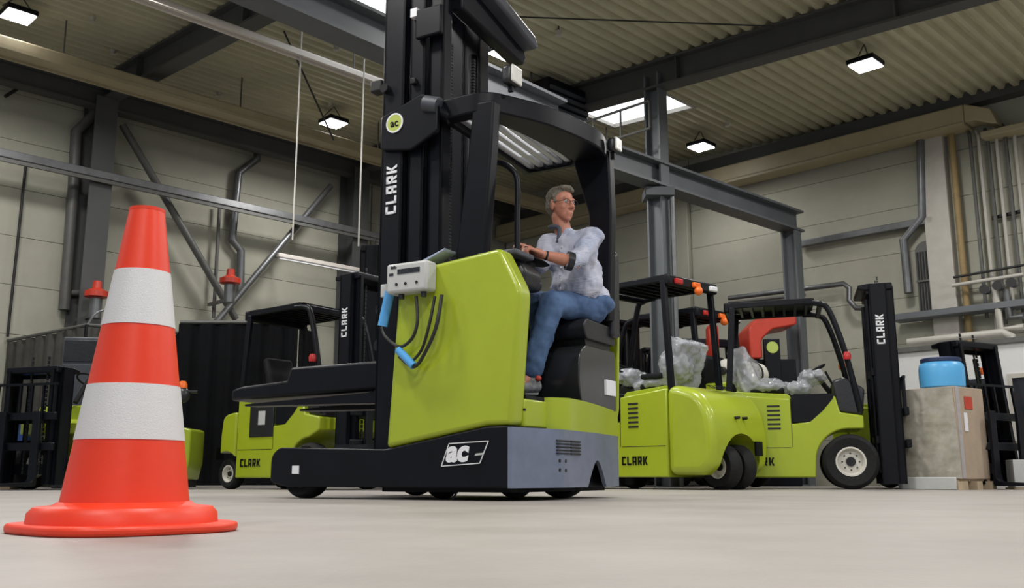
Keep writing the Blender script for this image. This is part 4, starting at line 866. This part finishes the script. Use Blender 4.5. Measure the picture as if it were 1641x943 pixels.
MB().lathe([(.001, .295), (.205, .295), (.215, .30), (.215, .335), (.20, .345), (.001, .345)], (0, 0, 0), (0, 0, 1), 40).build('lid', 'navy', dr)
p = at(1643, 765, 10.6); q = thing('carton', 'small white and red carton on the floor at the right edge', 'box', (p.x, 10.6, .02), math.radians(-15))
MB().box(-.13, .25, -.1, .25, 0, .30).build('carton_body', 'grey_pl', q, bevel=.005); MB().box(-.02, .12, -.104, -.1, .05, .27).build('red_print', 'red', q)
MB().box(-.15, .27, -.12, .27, -.02, 0).build('tray', 'wood', q)
# ------------------------------------------------------------------ left side: sheeted enclosures, cabinet, bin, stacker
def curtain(P_, Q_, z1, m, name, parent, n=60, amp=.03, z0=.03):
    P_, Q_ = Vector(P_), Vector(Q_); d = (Q_ - P_); L = d.length; d.normalize(); nr = Vector((d.y, -d.x, 0)); q = MB(); vs = []
    for i in range(n + 1):
        s_ = L * i / n; o_ = amp * (math.sin(s_ * 21) + .5 * math.sin(s_ * 47 + 1))
        for k in (0, 1):
            c_ = P_ + d * s_ + nr * (o_ + k * .008); vs += [(c_.x, c_.y, z0), (c_.x, c_.y, z1)]
    fs = []
    for i in range(n): a = i * 4; fs += [(a, a + 4, a + 5, a + 1), (a + 2, a + 3, a + 7, a + 6), (a + 1, a + 5, a + 7, a + 3), (a, a + 2, a + 6, a + 4)]
    return q.add(vs, fs).build(name, m, parent, smooth=80)
zt = at(120, 521, 12.4).z
pa = at(118, 775, 12.4); a0, b0 = ray(0, 549); Yl = (zt - CAMH) / b0; pl_ = Vector((a0 * Yl, Yl, 0)); ex = (pl_ - Vector((pa.x, pa.y, 0))); pe = Vector((pa.x, pa.y, 0)) + ex * 1.0
A0 = Vector((pa.x, pa.y, 0)); p2 = at(270, 775, 13.1); A1 = Vector((p2.x, p2.y, 0))
e1_ = thing('sheeted_enclosure', 'brown-grey ribbed sheeting enclosure at the far left behind the cone', 'enclosure', A0)
curtain(-A0 + pe, (0, 0, 0), zt - .03, 'tarp_b', 'curtain', e1_, 70, .03); curtain((0, 0, 0), A1 - A0, zt - .03, 'tarp_b', 'curtain', e1_)
for P_, Q_ in ((pe - A0, Vector()), (Vector(), A1 - A0)): MB().tube([P_ + Vector((0, 0, zt)), Q_ + Vector((0, 0, zt))], .025, 8).build('top_rail', 'pipe_d', e1_)
for P_ in (pe - A0, Vector(), A1 - A0): MB().tube([P_, P_ + Vector((0, 0, zt))], .03, 8).build('post', 'black', e1_)
for k in range(3): MB().tube(curve([(0 + k * .18, .0, zt), (.12 + k * .22, .1, zt + .2), (.5 + k * .2, .3, zt + .28), (.9, .6, zt + .02)]), .014, 6).build('hoop', 'galv', e1_)
A2 = at(272, 775, 12.6); A3 = at(468, 775, 12.6); zb_ = at(300, 519, 12.6).z
e2_ = thing('tarpaulin_enclosure', 'black tarpaulin enclosure between the cone and the reach truck', 'enclosure', (A2.x, A2.y, 0))
curtain((0, 0, 0), (A3.x - A2.x, 0, 0), zb_, 'tarp', 'curtain', e2_, 80, .022); curtain((0, 1.2, 0), (0, 0, 0), zb_, 'tarp', 'curtain', e2_, 30, .02); curtain((A3.x - A2.x, 0, 0), (A3.x - A2.x, 1.2, 0), zb_, 'tarp', 'curtain', e2_, 30, .02)
MB().tube([(0, 0, zb_ + .02), (A3.x - A2.x, 0, zb_ + .02)], .025, 8).build('top_rail', 'pipe_d', e2_)
p = at(122, 775, 12.0); cb = thing('control_cabinet', 'dark blue-grey cabinet standing behind the cone', 'cabinet', (p.x, 12.0, 0), math.radians(6)); cb.scale = (1.04, 1.04, 1.04)
MB().box(-.22, .26, -.2, .25, 0, 1.78).build('body', 'steel_dark', cb, bevel=.015); MB().box(-.20, .24, -.215, -.2, .1, 1.45).build('door', 'steel_dark', cb, bevel=.006); MB().box(-.20, .24, -.215, -.2, 1.48, 1.74).build('upper_panel', 'char', cb, bevel=.006)
MB().box(.18, .20, -.235, -.215, .8, .95).build('handle', 'galv', cb)
p = at(8, 775, 11.3); bn = thing('blue_bin', 'dark blue plastic bin at the left edge of the hall', 'bin', (p.x, 11.3, 0), .2)
MB().prism([(-.25, .06), (.22, .06), (.30, .76), (-.32, .76)], -.3, .3, 'y').build('bin_body', 'blue', bn, bevel=.03); MB().prism([(-.35, .76), (.33, .76), (.30, .82), (-.1, .87), (-.33, .84)], -.34, .33, 'y').build('lid', 'blue', bn, bevel=.015)
for s_ in (-.2, .2): wheel(MB, (s_, -.2, .06), (1, 0, 0), .06, .04, bn)
p = at(10, 775, 10.7); q = tag(MB().box(-.12, .10, -.1, .1, 0, .26).build('wooden_block', 'wood', bevel=.006), 'small wooden block on the floor in front of the blue bin', 'block'); q.location = (p.x, 10.7, 0)
p = at(298, 775, 11.0); sk = thing('pallet_stacker', 'small lime stacker with an orange beacon just right of the cone', 'stacker', (p.x, 11.0, 0), 0)
MB().prism(rounded([(-.30, .10), (.06, .10), (.10, .3), (.10, .66), (.02, .68), (-.30, .68)], .03), -.25, .25, 'y').build('body', 'lime', sk, bevel=.02)
MB().box(-.09, -.02, -.27, -.2, .30, .95).build('column', 'black', sk, bevel=.01); MB().box(-.075, -.035, -.275, -.268, .68, .82).build('label_plate', 'white', sk)
MB().ell((-.03, -.22, 1.04), (.09, .08, .09)).build('handle_head', 'char', sk); MB().tube([(-.2, -.22, 1.08), (.14, -.22, 1.08)], .018).build('handle', 'greasy', sk)
MB().lathe([(.001, 0), (.05, 0), (.05, .04), (.03, .08), (.001, .08)], (-.03, -.22, 1.12), (0, 0, 1), 14).build('beacon', 'orange', sk); MB().box(-.28, .05, -.2, .2, .02, .1).build('skirt', 'black', sk)
